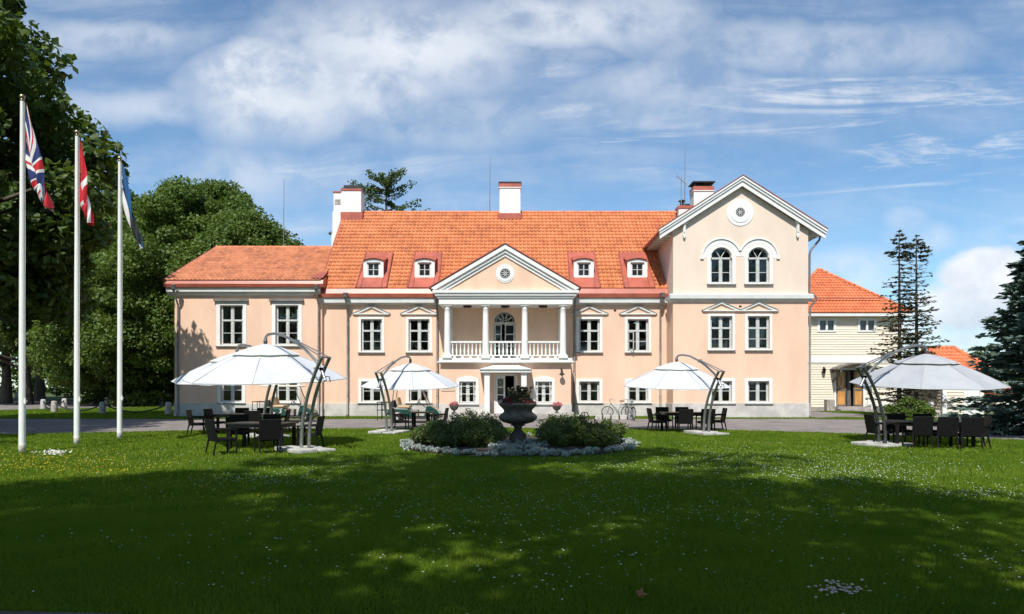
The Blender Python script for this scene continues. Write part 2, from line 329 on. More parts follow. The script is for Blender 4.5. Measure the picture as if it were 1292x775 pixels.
    def build(s, name, mats, parent=None, bevel=0.0, recalc=True):
        me = bpy.data.meshes.new(name); me.from_pydata(s.v, [], s.f)
        for m in (mats if isinstance(mats, (list, tuple)) else [mats]): me.materials.append(m)
        me.polygons.foreach_set('material_index', s.m); me.polygons.foreach_set('use_smooth', s.sm)
        if recalc:
            import bmesh
            bm = bmesh.new(); bm.from_mesh(me); bmesh.ops.recalc_face_normals(bm, faces=bm.faces); bm.to_mesh(me); bm.free()
        me.update()
        o = bpy.data.objects.new(name, me); COL.objects.link(o)
        if parent: o.parent = parent
        if bevel:
            b = o.modifiers.new("bevel", 'BEVEL'); b.width = bevel; b.segments = 2; b.limit_method = 'ANGLE'
        return o

def tag(o, label=None, cat=None, group=None, kind=None):
    if label: o['label'] = label
    if cat: o['category'] = cat
    if group: o['group'] = group
    if kind: o['kind'] = kind
    return o

def empty(name, loc=(0, 0, 0), rz=0.0):
    o = bpy.data.objects.new(name, None); COL.objects.link(o); o.location = loc; o.rotation_euler = (0, 0, rz); o.empty_display_size = 0.2
    return o

def copy_tree(o, parent=None):
    c = o.copy(); COL.objects.link(c); c.parent = parent
    for ch in list(o.children): copy_tree(ch, c)
    return c

def np_mesh(name, V, Fc, mats, parent=None, mi=None, uv=None, smooth=False):
    V = np.asarray(V, np.float32); Fc = np.asarray(Fc, np.int32); k = Fc.shape[1]
    me = bpy.data.meshes.new(name); me.vertices.add(len(V)); me.vertices.foreach_set('co', V.ravel())
    me.loops.add(Fc.size); me.loops.foreach_set('vertex_index', Fc.ravel())
    me.polygons.add(len(Fc)); me.polygons.foreach_set('loop_start', np.arange(0, Fc.size, k, dtype=np.int32))
    me.polygons.foreach_set('loop_total', np.full(len(Fc), k, np.int32))
    for m in (mats if isinstance(mats, (list, tuple)) else [mats]): me.materials.append(m)
    if mi is not None: me.polygons.foreach_set('material_index', np.asarray(mi, np.int32))
    me.polygons.foreach_set('use_smooth', np.full(len(Fc), smooth, bool))
    if uv is not None:
        l = me.uv_layers.new(name="tile"); l.data.foreach_set('uv', np.asarray(uv, np.float32)[Fc.ravel()].ravel())
    me.update(calc_edges=True); me.validate()
    o = bpy.data.objects.new(name, me); COL.objects.link(o)
    if parent: o.parent = parent
    return o

def at(px, D): return (px - CX) / F * D            # photo column at a depth -> metres east
def zt(py, D): return CH + (HY - py) / F * D       # photo row at a depth -> height

# ------------------------------------------------------------------ ground, drive, lawn
def sheet(name, outline, z, mat, label, cat):
    mb = MB(); mb.add([(x, y, z) for x, y in outline], [tuple(range(len(outline)))])
    o = mb.build(name, mat, recalc=False)
    if o.data.polygons[0].normal.z < 0: o.data.flip_normals()
    return tag(o, label, cat, kind='structure')

g = MB(); g.add([(-900, -300, 0), (900, -300, 0), (900, 1500, 0), (-900, 1500, 0)], [(0, 1, 2, 3)])
tag(g.build('ground', M['meadow'], recalc=False), 'flat grassy park ground reaching to the horizon', 'ground', kind='structure')

def smooth_poly(pts, n=6):
    out = []; k = len(pts)
    for i in range(k):
        p0, p1, p2, p3 = [Vector(pts[(i + d) % k]) for d in (-1, 0, 1, 2)]
        for j in range(n):
            t = j / n
            q = 0.5 * ((2 * p1) + (p2 - p0) * t + (2 * p0 - 5 * p1 + 4 * p2 - p3) * t * t + (3 * p1 - p0 - 3 * p2 + p3) * t ** 3)
            out.append((q.x, q.y))
    return out

# grey drive: one broad sheet in front of the house, running off on both sides
drive = [(-70, 21), (-30, 22), (-20, 23), (-12, 25.5), (0, 26.5), (10, 25.5), (16, 22), (24, 17), (40, 14), (40, 30), (30, 34), (24, 36.2),
         (23.5, 47.8), (19.4, 47.8), (17.6, 40), (16.6, 36.9), (4.2, 36.9), (3.9, 36.9), (3.6, 38), (-4.2, 38), (-4.6, 36.9), (-19.5, 36.7), (-33, 37), (-38, 40), (-40, 47), (-36, 54), (-28, 61), (-19.5, 66), (-19.5, 78), (-40, 84), (-70, 80)]
sheet('drive', drive, 0.004, M['gravel'], 'grey gravel drive curving between lawn and house', 'drive')
lawn_back = [(-70, 24), (-40, 23.5), (-22, 24.3), (-17, 25.2), (-10, 28.0), (0, 28.6), (8, 27.6), (12, 25.6), (16.5, 22.2), (22, 18.5), (40, 12)]
lawn = lawn_back + [(40, -40), (-70, -40)]
def lawn_back_y(x):
    xs = [p[0] for p in lawn_back]; ys = [p[1] for p in lawn_back]
    return np.interp(x, xs, ys)
sheet('lawn', lawn, 0.010, M['lawn'], 'shaded mown lawn dotted with clover in front of house', 'lawn')
sheet('footpath', [(-70, 3.6), (-14, 4.4), (-5, 5.35), (-3.0, 5.22), (-1.8, 4.8), (0, 4.2), (0, 1.5), (-70, 0)], 0.016, M['path'], 'reddish brown footpath edge at the near lawn corner', 'path')
sheet('entrance_grass', [(16.4, 36.7), (18.2, 38), (20.3, 36.8), (22.3, 34.8)] , 0.009, M['lawn'], 'small grass wedge beside the house corner and annex path', 'grass patch')
sheet('annex_grass', [(23.6, 38), (23.6, 47.6), (21.2, 47.6), (22.6, 42), (24.3, 36.6), (26.5, 35.4), (26.5, 37)], 0.009, M['lawn'], 'grass patch beside the annex door path', 'grass patch')

# ------------------------------------------------------------------ grass blades and small flowers
rng = np.random.default_rng(7)
def blades(name, P, h, w, mat, label, cat, lean=0.35):
    n = len(P); a = rng.uniform(0, 2 * np.pi, n); hh = h * rng.uniform(0.55, 1.25, n); ww = w * rng.uniform(0.6, 1.2, n)
    dx, dy = np.cos(a), np.sin(a); la = rng.uniform(0, 2 * np.pi, n); ll = hh * lean * rng.uniform(0, 1.4, n)
    V = np.zeros((n, 3, 3), np.float32)
    V[:, 0] = np.c_[P[:, 0] - dx * ww, P[:, 1] - dy * ww, P[:, 2]]
    V[:, 1] = np.c_[P[:, 0] + dx * ww, P[:, 1] + dy * ww, P[:, 2]]
    V[:, 2] = np.c_[P[:, 0] + np.cos(la) * ll, P[:, 1] + np.sin(la) * ll, P[:, 2] + hh]
    return tag(np_mesh(name, V.reshape(-1, 3), np.arange(3 * n).reshape(n, 3), mat), label, cat, kind='stuff')

def lawn_points(n, y0, y1, margin=1.15):
    out = []
    tot = 0
    while tot < n:
        y = np.sqrt(rng.uniform(y0 ** 2, y1 ** 2, n)); x = rng.uniform(-1, 1, n) * (0.755 * y * margin)
        k = (y < lawn_back_y(x) - 0.02) & ~(((x - 0.2) / 3.3) ** 2 + ((y - 20) / 3.2) ** 2 < 1) & (y > np.interp(x, [-14, -5, -3, -1.8, 0], [4.4, 5.35, 5.22, 4.8, 4.2]))
        out.append(np.c_[x, y, np.full(n, 0.01)][k]); tot += k.sum()
    return np.concatenate(out)[:n]
P1 = lawn_points(360000, 4.0, 9.5); P2 = lawn_points(230000, 9.5, 17); P3 = lawn_points(150000, 17, 28.8)
Pall = np.concatenate([P1, P2, P3])
hh = np.concatenate([np.full(len(P1), 1.0), np.full(len(P2), 1.0), np.full(len(P3), 1.0)])
def grass_all():
    parts = []
    for P, h, w in ((P1, 0.050, 0.0042), (P2, 0.055, 0.0085), (P3, 0.055, 0.017)):
        n = len(P); a = rng.uniform(0, 2 * np.pi, n)
        tuft = 0.75 + 0.5 * (np.sin(P[:, 0] * 3.1 + np.sin(P[:, 1] * 2.3) * 2) * np.sin(P[:, 1] * 2.7 + P[:, 0]) * 0.5 + 0.5)
        hh = h * rng.uniform(0.5, 1.25, n) * tuft; ww = w * rng.uniform(0.6, 1.2, n)
        la = rng.uniform(0, 2 * np.pi, n); ll = hh * rng.uniform(0, 0.8, n); V = np.zeros((n, 3, 3), np.float32)
        V[:, 0] = np.c_[P[:, 0] - np.cos(a) * ww, P[:, 1] - np.sin(a) * ww, P[:, 2]]
        V[:, 1] = np.c_[P[:, 0] + np.cos(a) * ww, P[:, 1] + np.sin(a) * ww, P[:, 2]]
        V[:, 2] = np.c_[P[:, 0] + np.cos(la) * ll, P[:, 1] + np.sin(la) * ll, P[:, 2] + hh]; parts.append(V)
    V = np.concatenate(parts); n = len(V)
    tag(np_mesh('lawn_grass', V.reshape(-1, 3), np.arange(3 * n).reshape(n, 3), M['blade']), 'short green grass blades covering the front lawn', 'grass', kind='stuff')
grass_all()
# grass strips against the house and the chained island
def strip_points(poly, n):
    xs = np.array([p[0] for p in poly]); ys = np.array([p[1] for p in poly]); out = []; tot = 0
    while tot < n:
        x = rng.uniform(xs.min(), xs.max(), n); y = rng.uniform(ys.min(), ys.max(), n); ins = np.zeros(n, bool); j = len(poly) - 1
        for i in range(len(poly)):
            c = ((ys[i] > y) != (ys[j] > y)) & (x < (xs[j] - xs[i]) * (y - ys[i]) / (ys[j] - ys[i] + 1e-12) + xs[i]); ins ^= c; j = i
        out.append(np.c_[x, y, np.full(n, 0.006)][ins]); tot += ins.sum()
    return np.concatenate(out)[:n]
strips = [strip_points([(4.2, 36.9), (16.6, 36.9), (16.6, 39), (4.2, 39)], 16000), strip_points([(-19.5, 36.75), (-4.6, 36.9), (-4.6, 39), (-19.5, 39)], 18000),
          strip_points([(-33, 37.2), (-19.5, 36.9), (-19.5, 64), (-28, 60), (-36, 53), (-39, 46), (-37, 40)], 40000), strip_points([(21.3, 47.4), (23.6, 47.4), (23.6, 38), (22.7, 42)], 5000),
          strip_points([(16.4, 36.7), (18.2, 38), (20.3, 36.8), (22.3, 34.8)], 4000)]
blades('verge_grass', np.concatenate(strips), 0.09, 0.03, M['blade'], 'longer verge grass along the house and inside chained island', 'grass')

def flowers(name, P, r, mat, label, cat):
    n = len(P); rr = r * rng.uniform(0.55, 1.1, n)
    T = np.array([(1, 0, 0), (0, 1, 0), (-1, 0, 0), (0, -1, 0), (0, 0, .55)], np.float32)
    V = P[:, None, :] + T[None] * rr[:, None, None]
    Fb = np.array([(0, 1, 4), (1, 2, 4), (2, 3, 4), (3, 0, 4)]); Fc = (Fb[None] + (np.arange(n) * 5)[:, None, None]).reshape(-1, 3)
    return tag(np_mesh(name, V.reshape(-1, 3), Fc, mat), label, cat, kind='stuff')
def px_ground(px, py): D = F * CH / (py - HY); return at(px, D), D
cl = []
for px, py, sx, sy, n in ((340, 607, 60, 6, 330), (520, 640, 160, 25, 220), (700, 632, 130, 22, 500), (1000, 590, 130, 14, 1100), (1080, 600, 90, 8, 500), (1230, 625, 60, 5, 300), (880, 580, 150, 8, 500),
                          (130, 685, 130, 6, 90), (280, 735, 40, 10, 70), (660, 690, 150, 22, 260), (960, 655, 90, 8, 200), (1240, 700, 50, 14, 110), (690, 738, 60, 6, 50), (200, 580, 150, 8, 250), (430, 585, 60, 5, 160), (1190, 745, 80, 14, 60), (600, 655, 330, 60, 500), (1000, 650, 280, 60, 450)):
    qx = rng.normal(px, sx, n); qy = np.maximum(rng.normal(py, sy, n), 560); D = F * CH / (qy - HY); x = (qx - CX) / F * D
    k = (D > 5) & ~(((x - 0.2) / 3.6) ** 2 + ((D - 20) / 3.5) ** 2 < 1); k &= rng.random(n) < np.clip((D - 3) / 12, .25, 1); cl.append(np.c_[x, D, rng.uniform(0.03, 0.055, n)][k])
flowers('clover_flowers', np.concatenate(cl), 0.0145, M['petal_white'], 'tiny white clover heads scattered over the lawn', 'clover flowers')
def patch(px, py, sx, sy, n, zmin=0.05):
    qx = rng.normal(px, sx, n); qy = rng.normal(py, sy, n); D = F * CH / (qy - HY); return np.c_[(qx - CX) / F * D, D, rng.uniform(zmin, zmin + .03, n)]
flowers('daisies', patch(1062, 751, 17, 4.2, 75), 0.020, M['petal_blush'], 'dense patch of pale pink daisies in the near shaded lawn', 'daisies')
flowers('white_daisies', patch(68, 573.5, 10, 1.6, 110), 0.03, M['petal_white'], 'bright white daisy patch beside the tallest looking flagpole', 'daisies')
by = np.concatenate([patch(60, 585, 60, 9, 420), patch(170, 600, 60, 14, 180), patch(250, 622, 60, 10, 60)])
flowers('buttercups', by[by[:, 1] > 10], 0.017, M['petal_yellow'], 'yellow buttercups in the sunny grass near the flagpoles', 'buttercups')

lx, ly = px_ground(810, 758)
lf = MB(); lp = []
for i in range(15):
    a = 2 * math.pi * i / 15; r = 0.055 if i % 3 == 0 else (0.030 if i % 3 == 1 else 0.042); lp.append((r * math.cos(a), 0.012 * math.sin(3 * a) + 0.01, r * math.sin(a)))
lf.add(lp + [(0, 0, 0)], [(i, (i + 1) % 15, 15) for i in range(15)])
lo = lf.build('fallen_leaf', M['dead_leaf'], recalc=False); lo.location = (lx, ly, 0.06); lo.rotation_euler = (R(-40), 0, R(20)); tag(lo, 'single rusty brown fallen leaf lying on near lawn', 'leaf')

# ------------------------------------------------------------------ roof tiles
def tile_slope(O, U, V, W, L, inside=None, wave=0.24, course=0.37, amp=0.03):
    O, U, V = [np.array(a, float) for a in (O, U, V)]; N = np.cross(U, V); N /= np.linalg.norm(N)
    if N[2] < 0: N = -N
    spw = 6; nu = int(round(W / wave)) * spw; us = np.linspace(0, W, nu + 1); ph = 2 * np.pi * us / wave
    prof = amp * (np.sin(ph) + 0.25 * np.sin(2 * ph))
    nc = int(math.ceil(L / course)); Vs = []; Fs = []; UV = []; base = 0
    for j in range(nc):
        v0 = j * course; v1 = min(v0 + course + 0.05, L)
        for k, (vv, h, pf) in enumerate(((v0 + .005, 0.0, 0.3), (v0, 0.065, 1), (v1, 0.018, 1))):
            Vs.append(O + us[:, None] * U + vv * V + (h + pf * prof + amp)[:, None] * N)
            UV.append(np.c_[us / wave, np.full(nu + 1, j + (0.1 if k < 2 else .9))])
        i = np.arange(nu); um = (us[:-1] + us[1:]) / 2; vm = (v0 + v1) / 2
        ok = np.ones(nu, bool) if inside is None else np.array([inside(a, vm) for a in um]); i = i[ok]; n1 = nu + 1
        for r in (0, 1): Fs.append(np.c_[base + r * n1 + i, base + r * n1 + i + 1, base + (r + 1) * n1 + i + 1, base + (r + 1) * n1 + i])
        base += 3 * n1
    return np.concatenate(Vs), np.concatenate(Fs), np.concatenate(UV)

def tiled_roof(name, slopes, mat, parent):
    Vs, Fs, Us = [], [], []; b = 0
    for s in slopes:
        v, f, u = tile_slope(**s); Vs.append(v); Fs.append(f + b); Us.append(u); b += len(v)
    return np_mesh(name, np.concatenate(Vs), np.concatenate(Fs), mat, parent, uv=np.concatenate(Us), smooth=True)

def ridge(parent, pts, r=0.13, step=0.38):
    mb = MB(); pts = [Vector(p) for p in pts]
    for a, b in zip(pts[:-1], pts[1:]):
        n = max(1, int((b - a).length / step)); d = (b - a) / n
        for i in range(n): mb.tube([a + d * i, a + d * (i + 1.06)], [r, r * 0.86], 8)
    return mb.build('ridge_cap', M['ridge'], parent, recalc=False)

# ------------------------------------------------------------------ walls and windows
def wall_front(mb, x0, x1, z0, z1, Y, ops, depth=0.3, mi=0):
    xs = sorted({x0, x1, *[v for o in ops for v in o[:2]]}); zs = sorted({z0, z1, *[v for o in ops for v in o[2:]]})
    xs = [x for x in xs if x0 <= x <= x1]; zs = [z for z in zs if z0 <= z <= z1]
    inn = lambda x, z: any(o[0] < x < o[1] and o[2] < z < o[3] for o in ops)
    C = [[inn((xs[i] + xs[i + 1]) / 2, (zs[j] + zs[j + 1]) / 2) for j in range(len(zs) - 1)] for i in range(len(xs) - 1)]
    for i in range(len(xs) - 1):
        for j in range(len(zs) - 1):
            a, b, c, d = xs[i], xs[i + 1], zs[j], zs[j + 1]
            if not C[i][j]:
                mb.quad((a, Y, c), (b, Y, c), (b, Y, d), (a, Y, d), mi); mb.quad((a, Y + depth, c), (a, Y + depth, d), (b, Y + depth, d), (b, Y + depth, c), mi)
            else:
                if i == 0 or not C[i - 1][j]: mb.quad((a, Y, c), (a, Y + depth, c), (a, Y + depth, d), (a, Y, d), mi)
                if i == len(xs) - 2 or not C[i + 1][j]: mb.quad((b, Y, c), (b, Y, d), (b, Y + depth, d), (b, Y + depth, c), mi)
                if j == 0 or not C[i][j - 1]: mb.quad((a, Y, c), (b, Y, c), (b, Y + depth, c), (a, Y + depth, c), mi)
                if j == len(zs) - 2 or not C[i][j + 1]: mb.quad((a, Y, d), (a, Y + depth, d), (b, Y + depth, d), (b, Y, d), mi)

def arch_ops(xc, w, z0, zs, n=14, seg=None):       # thin openings standing under an arch; seg = rise of a segmental head
    out = []
    r = w / 2
    for i in range(n):
        a = -r + w * i / n; b = -r + w * (i + 1) / n; m = max(abs(a), abs(b)) * 0.999
        h = math.sqrt(max(r * r - m * m, 0)) if seg is None else seg * (1 - (m / r) ** 2)
        out.append((xc + a, xc + b, z0, zs + max(h, 0.004)))
    return out

def shell(mb, x0, x1, y0, y1, z0, z1, gable=None, mi=0):       # sides and back, inner floor dark
    mb.quad((x0, y0, z0), (x0, y0, z1), (x0, y1, z1), (x0, y1, z0), mi); mb.quad((x1, y0, z0), (x1, y1, z0), (x1, y1, z1), (x1, y0, z1), mi)
    mb.quad((x0, y1, z0), (x0, y1, z1), (x1, y1, z1), (x1, y1, z0), mi)

def window(house, xc, z0, z1, w, Y, rows=(0.33,), thin=(0.66,), pediment=False, hood=False, sill=True, arch=None, curtain=0, rng_seed=0, surround=0.14, grille=False, open_sash=False, sash_mat=None, lug=True):
    x0, x1 = xc - w / 2, xc + w / 2; yf = Y + 0.13; t = 0.07; H = z1 - z0
    mb = MB()
    zs = z1 if arch is None else arch
    mb.box(x0, x0 + t, yf, yf + .07, z0, zs); mb.box(x1 - t, x1, yf, yf + .07, z0, zs); mb.box(x0 + t, x1 - t, yf, yf + .07, z0, z0 + t)
    mb.box(xc - .055, xc + .055, yf - .015, yf + .06, z0 + t, zs - (t if arch is None else 0))
    if arch is None: mb.box(x0 + t, x1 - t, yf, yf + .07, z1 - t, z1)
    for r in rows:
        zz = z1 - r * H; mb.box(x0 + t, x1 - t, yf - .022, yf + .05, zz - .05, zz + .05)
    for r in thin:
        zz = z1 - r * H; mb.box(x0 + t, x1 - t, yf + .008, yf + .045, zz - .018, zz + .018)
    for sx in (-1, 1):                                   # casement stiles
        mb.box(xc + sx * .075 - .02, xc + sx * .075 + .02, yf + .004, yf + .05, z0 + t, zs - t)
        mb.box(xc + sx * (w / 2 - t - .02) - .02, xc + sx * (w / 2 - t - .02) + .02, yf + .004, yf + .05, z0 + t, zs - t)
    if arch is not None:
        rr = w / 2
        mb.ring((xc, arch), rr - t, rr, yf, yf + .07, 20, 0, math.pi); mb.box(x0 + t, x1 - t, yf - .02, yf + .05, arch - .05, arch + .05)
        for a in (60, 120): mb.tube([(xc, yf + .03, arch), (xc + rr * .95 * math.cos(R(a)), yf + .03, arch + rr * .95 * math.sin(R(a)))], .03, 4)
    win = mb.build('window', sash_mat or M['sash'], house)
    p = MB()
    if arch is None: p.quad((x0 + t, yf + .03, z0 + t), (x1 - t, yf + .03, z0 + t), (x1 - t, yf + .03, z1 - t), (x0 + t, yf + .03, z1 - t))
    else:
        rr = w / 2 - t; pts = [(x0 + t, yf + .03, z0 + t), (x1 - t, yf + .03, z0 + t)] + [(xc + rr * math.cos(math.pi * i / 18), yf + .03, arch + rr * math.sin(math.pi * i / 18)) for i in range(19)]
        p.add(pts, [tuple(range(len(pts)))])
    p.build('pane', M['glass'], win, recalc=False)
    s = MB(); q = surround; ya, yb = Y - .035, Y + .02
    if arch is None:
        s.box(x0 - q, x0, ya, yb, z0 - .07, z1 + q * .9); s.box(x1, x1 + q, ya, yb, z0 - .07, z1 + q * .9); s.box(x0, x1, ya, yb, z1, z1 + q * .9); s.box(x0, x1, ya, yb, z0 - .07, z0)
    else:
        s.box(x0 - q, x0 + .01, ya, yb, z0 - .07, arch); s.box(x1 - .01, x1 + q, ya, yb, z0 - .07, arch); s.box(x0 + .01, x1 - .01, ya, yb, z0 - .07, z0)
        s.ring((xc, arch), w / 2 - .012, w / 2 + q, ya, yb, 28, 0, math.pi)
    s.build('surround', M['white'], win)
    if sill: MB().box(x0 - q - .03, x1 + q + .03, Y - .12, Y + .12, z0 - .115, z0 - .072).build('sill', M['bluegrey'], win)
    if pediment:
        b = MB(); zb = z1 + q + .12; hw = 1.02; rise = .50
        b.box(xc - hw, xc + hw, Y - .11, Y + .01, zb, zb + .06)
        for sx in (-1, 1):
            b.prism([(xc + sx * (hw + .02), zb + .062), (xc + sx * (hw - .26), zb + .062), (xc, zb + rise - .09), (xc, zb + rise)], Y - .09, Y + .01)
        pd = b.build('pediment', M['trim'], win)
        e = MB()
        for sx in (-1, 1): e.prism([(xc + sx * (hw + .07), zb + .066), (xc + sx * (hw + .02), zb + .064), (xc, zb + rise + .002), (xc, zb + rise + .035)], Y - .12, Y + .01)
        e.build('flashing', M['bluegrey'], win)
    if hood: MB().box(x0 - q - .12, x1 + q + .12, Y - .16, Y + .01, z1 + q * .9 + .03, z1 + q * .9 + .16).build('hood', M['pipe'], win)
    if grille:
        gr = MB(); yg = Y + .03
        for f in (.12, .5, .88) if grille == 3 else (.14, .86): gr.tube([(x0 + w * f, yg, z0 + .02), (x0 + w * f, yg, zs)], .016, 5)
        for f in (.06, .42, .78): gr.tube([(x0, yg, z0 + H * f), (x1, yg, z0 + H * f)], .016, 5)
        gr.build('grille', M['white'], win)
    if open_sash:
        os_ = MB(); a = open_sash; zz0, zz1 = z0 + t, z1 - .4 * H; L = w / 2 - .1
        for z in (zz0, (zz0 + zz1) / 2, zz1 - .05): os_.box(0, L, -.02, .02, z - .0, z + .05)
        os_.box(0, .05, -.02, .02, zz0, zz1); os_.box(L - .05, L, -.02, .02, zz0, zz1)
        o = os_.build('open_sash', M['sash'], win); o.location = (x0 + t, yf - .02, 0); o.rotation_euler = (0, 0, -a)
    if curtain:
        rg = random.Random(rng_seed); c = MB(); yy = yf + (.10 if curtain == 2 else .22)
        for side in (-1, 1):
            n = 26; cw = w * (.47 if curtain == 2 else .27); vs = []
            for i in range(n + 1):
                f = i / n; x = xc + side * (w / 2 - cw * f); yw = yy + .035 * math.sin(f * 28 + rg.random())
                pull = 1 if curtain == 2 else (1 - .35 * f)
                vs += [(x, yw, z0 + .0), (xc + side * (w / 2 - cw * f * (.55 if curtain == 1 else 1)), yw, z0 + H * .45), (x, yw, zs)]
            c.add(vs, [(3 * i, 3 * i + 3, 3 * i + 4, 3 * i + 1) for i in range(n)] + [(3 * i + 1, 3 * i + 4, 3 * i + 5, 3 * i + 2) for i in range(n)], 0, True)
        c.build('curtain', M['curtain'], win, recalc=False)
    return win

def round_window(house, xc, zc, Y, ro, ri, extra=None):
    mb = MB(); mb.ring((xc, zc), ri, ri + (ro - ri) * .62, Y - .05, Y + .015, 36); mb.ring((xc, zc), ri + (ro - ri) * .6, ro, Y - .028, Y + .012, 40)
    w = mb.build('round_window', M['white'], house)
    MB().add([(xc + ri * 1.02 * math.cos(2 * math.pi * i / 28), Y - .012, zc + ri * 1.02 * math.sin(2 * math.pi * i / 28)) for i in range(28)], [tuple(range(28))]).build('pane', M['black'], w, recalc=False)
    t = MB(); t.ring((xc, zc), ri * .14, ri * .24, Y - .035, Y - .014, 16)
    for k in range(8):
        a = 2 * math.pi * k / 8; c = (xc + ri * .60 * math.cos(a), zc + ri * .60 * math.sin(a)); t.ring(c, ri * .25, ri * .295, Y - .034 - k * .0007, Y - .013, 14)
    t.build('tracery', M['white'], w)
    return w

# ================================================================== THE MANOR
house = tag(empty('manor_house', (0, 39, 0)), 'long peach manor house with orange tiled roofs and columned central portico', 'manor house')
house.location = (0, 0, 0)
YM, YL, YW, YP = 39.0, 38.7, 37.4, 37.0
XL0, XLM, XMW, XW1 = -19.13, -10.85, 8.83, 16.23

# --- main block wall
ops = []
main_up = [(-8.03, 2), (-5.31, 0), (4.42, 0), (7.20, 1)]
for x, c in main_up:
    ops += [(x - .6, x + .6, 3.78, 5.61), (x - .58, x + .58, .89, 2.05)]
AX = -.43
ops += arch_ops(AX, 1.32, 3.33, 5.40)
mb = MB(); wall_front(mb, XLM, XMW + .3, 0, 6.46, YM, ops)
mb.quad((XMW + .3, 39.3, 0), (XMW + .3, 48.3, 0), (XMW + .3, 48.3, 6.4), (XMW + .3, 39.3, 6.4))
for z in (3.25,): mb.quad((XLM, 39.3, z), (XMW, 39.3, z), (XMW, 48.6, z), (XLM, 48.6, z))
mb.quad((XLM, 50, 0), (XMW + .3, 50, 0), (XMW + .3, 50, 6.4), (XLM, 50, 6.4)); mb.quad((XMW + .3, 48.3, 0), (XMW + .3, 50, 0), (XMW + .3, 50, 6.4), (XMW + .3, 48.3, 6.4))
mb.prism([(39.3, 6.4), (50, 6.4), (50, 7.4), (44.5, 12.95), (38.9, 7.4)], XLM, XLM + .3, axis='x')
mb.quad((XLM + .01, 39.3, 0), (XLM + .01, 50, 0), (XLM + .01, 50, 6.4), (XLM + .01, 39.3, 6.4))
mb.build('wall', M['peach'], house, recalc=False)
MB().box(XLM + .02, XMW + .28, YM - .05, YM - .0005, 0, .80).build('plinth', M['plinth'], house)
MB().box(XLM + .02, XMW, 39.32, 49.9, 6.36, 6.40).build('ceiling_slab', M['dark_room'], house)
for (x, c) in main_up:
    window(house, x, 3.78, 5.61, 1.20, YM, rows=(.36,), thin=(.69,), pediment=True, curtain=(1 if c == 2 else 0), rng_seed=int(x * 7), open_sash=(1.1 if c == 1 else 0))
    window(house, x, .89, 2.05, 1.16, YM, rows=(), thin=(.47,), surround=.17, curtain=(1 if c in (0, 1) else 0), rng_seed=int(x * 3))
# cornice of the main block in two lengths either side of the portico
for xa, xb in ((XLM - .3, -3.95), (3.3, XMW - .005)):
    c = MB(); c.prism([(YM + .005, 6.42), (YM - .16, 6.52), (YM - .28, 6.52), (YM - .30, 6.80), (YM + .005, 6.80)], xa, xb, axis='x'); c.build('cornice', M['trim'], house)
    r_ = MB(); r_.prism([(YM + .3, 6.805), (YM - .38, 6.805), (YM - .44, 7.02), (YM - .30, 7.30), (YM + .3, 7.75)], xa - .02, xb, axis='x'); r_.build('gutter_apron', M['red_metal'], house)
# main roof
ZE, YE, ZR, YR = 7.28, 38.78, 13.10, 44.6
dvec = np.array([0, YR - YE, ZR - ZE]); L = np.linalg.norm(dvec); dvec /= L
XV = XLM - .08
tiled_roof('roof', [dict(O=(XV, YE, ZE), U=(1, 0, 0), V=dvec, W=XMW + 1.8 - XV, L=L), dict(O=(XV, 2 * YR - YE, ZE), U=(1, 0, 0), V=(0, -dvec[1], dvec[2]), W=XMW + 1.8 - XV, L=L)], M['tile'], house)
ridge(house, [(XV, YR, ZR + .02), (XMW + 3.6, YR, ZR + .02)])
vb = MB(); vb.tube([(XV - .02, YE - .05, ZE + .02), (XV - .02, YR, ZR + .03)], .07, 6); vb.build('verge_trim', M['red_dark'], house)

# --- left block
left_w = [(-15.9, 1), (-12.76, 1)]
ops = []
for x, c in left_w: ops += [(x - .65, x + .65, 4.13, 6.37), (x - .62, x + .62, .9, 2.2)]
mb = MB(); wall_front(mb, XL0, XLM + .06, 0, 6.95, YL, ops)
mb.quad((XL0, YL, 0), (XL0, 51.5, 0), (XL0, 51.5, 6.95), (XL0, YL, 6.95)); mb.quad((XL0, 51.5, 0), (XLM, 51.5, 0), (XLM, 51.5, 6.95), (XL0, 51.5, 6.95))
mb.quad((XL0, YL + .3, 3.3), (XLM, YL + .3, 3.3), (XLM, 51.5, 3.3), (XL0, 51.5, 3.3)); mb.quad((XLM + .055, YL + .3, 0), (XLM + .055, 51.5, 0), (XLM + .055, 51.5, 6.95), (XLM + .055, YL + .3, 6.95)); mb.quad((XLM + .06, YL, 0), (XLM + .06, YL, 6.9), (XLM + .06, YM, 6.9), (XLM + .06, YM, 0))
mb.add([(XL0, YL - .1, 7.3), (XL0, 51.5, 7.3), (XL0, 45, 10.75)], [(0, 1, 2)]); mb.quad((XL0, YL, 6.95), (XL0, 51.5, 6.95), (XL0, 51.5, 7.3), (XL0, YL, 7.3))
mb.build('wall', M['peach'], house, recalc=False)
MB().box(XL0 - .03, XLM + .09, YL - .05, YL - .0005, 0, .80).build('plinth', M['plinth'], house)
for x, c in left_w:
    window(house, x, 4.13, 6.37, 1.30, YL, rows=(.38,), thin=(.70,), hood=True, curtain=1, rng_seed=int(x * 5), surround=.2)
    window(house, x, .9, 2.2, 1.24, YL, rows=(), thin=(.5,), surround=.17)
c = MB(); c.prism([(YL + .005, 6.90), (YL - .16, 7.0), (YL - .16, 7.08), (YL - .28, 7.10), (YL - .30, 7.34), (YL + .005, 7.34)], XL0 - .35, XLM + .02, axis='x'); c.build('cornice', M['trim'], house)
r_ = MB(); r_.prism([(YL + .3, 7.345), (YL - .40, 7.345), (YL - .46, 7.52), (YL - .36, 7.74), (YL + .3, 8.0)], XL0 - .45, XLM + .25, axis='x'); r_.build('gutter_apron', M['red_metal'], house)
ZE2, YE2, ZR2, YR2 = 7.70, 38.30, 10.90, 45.0
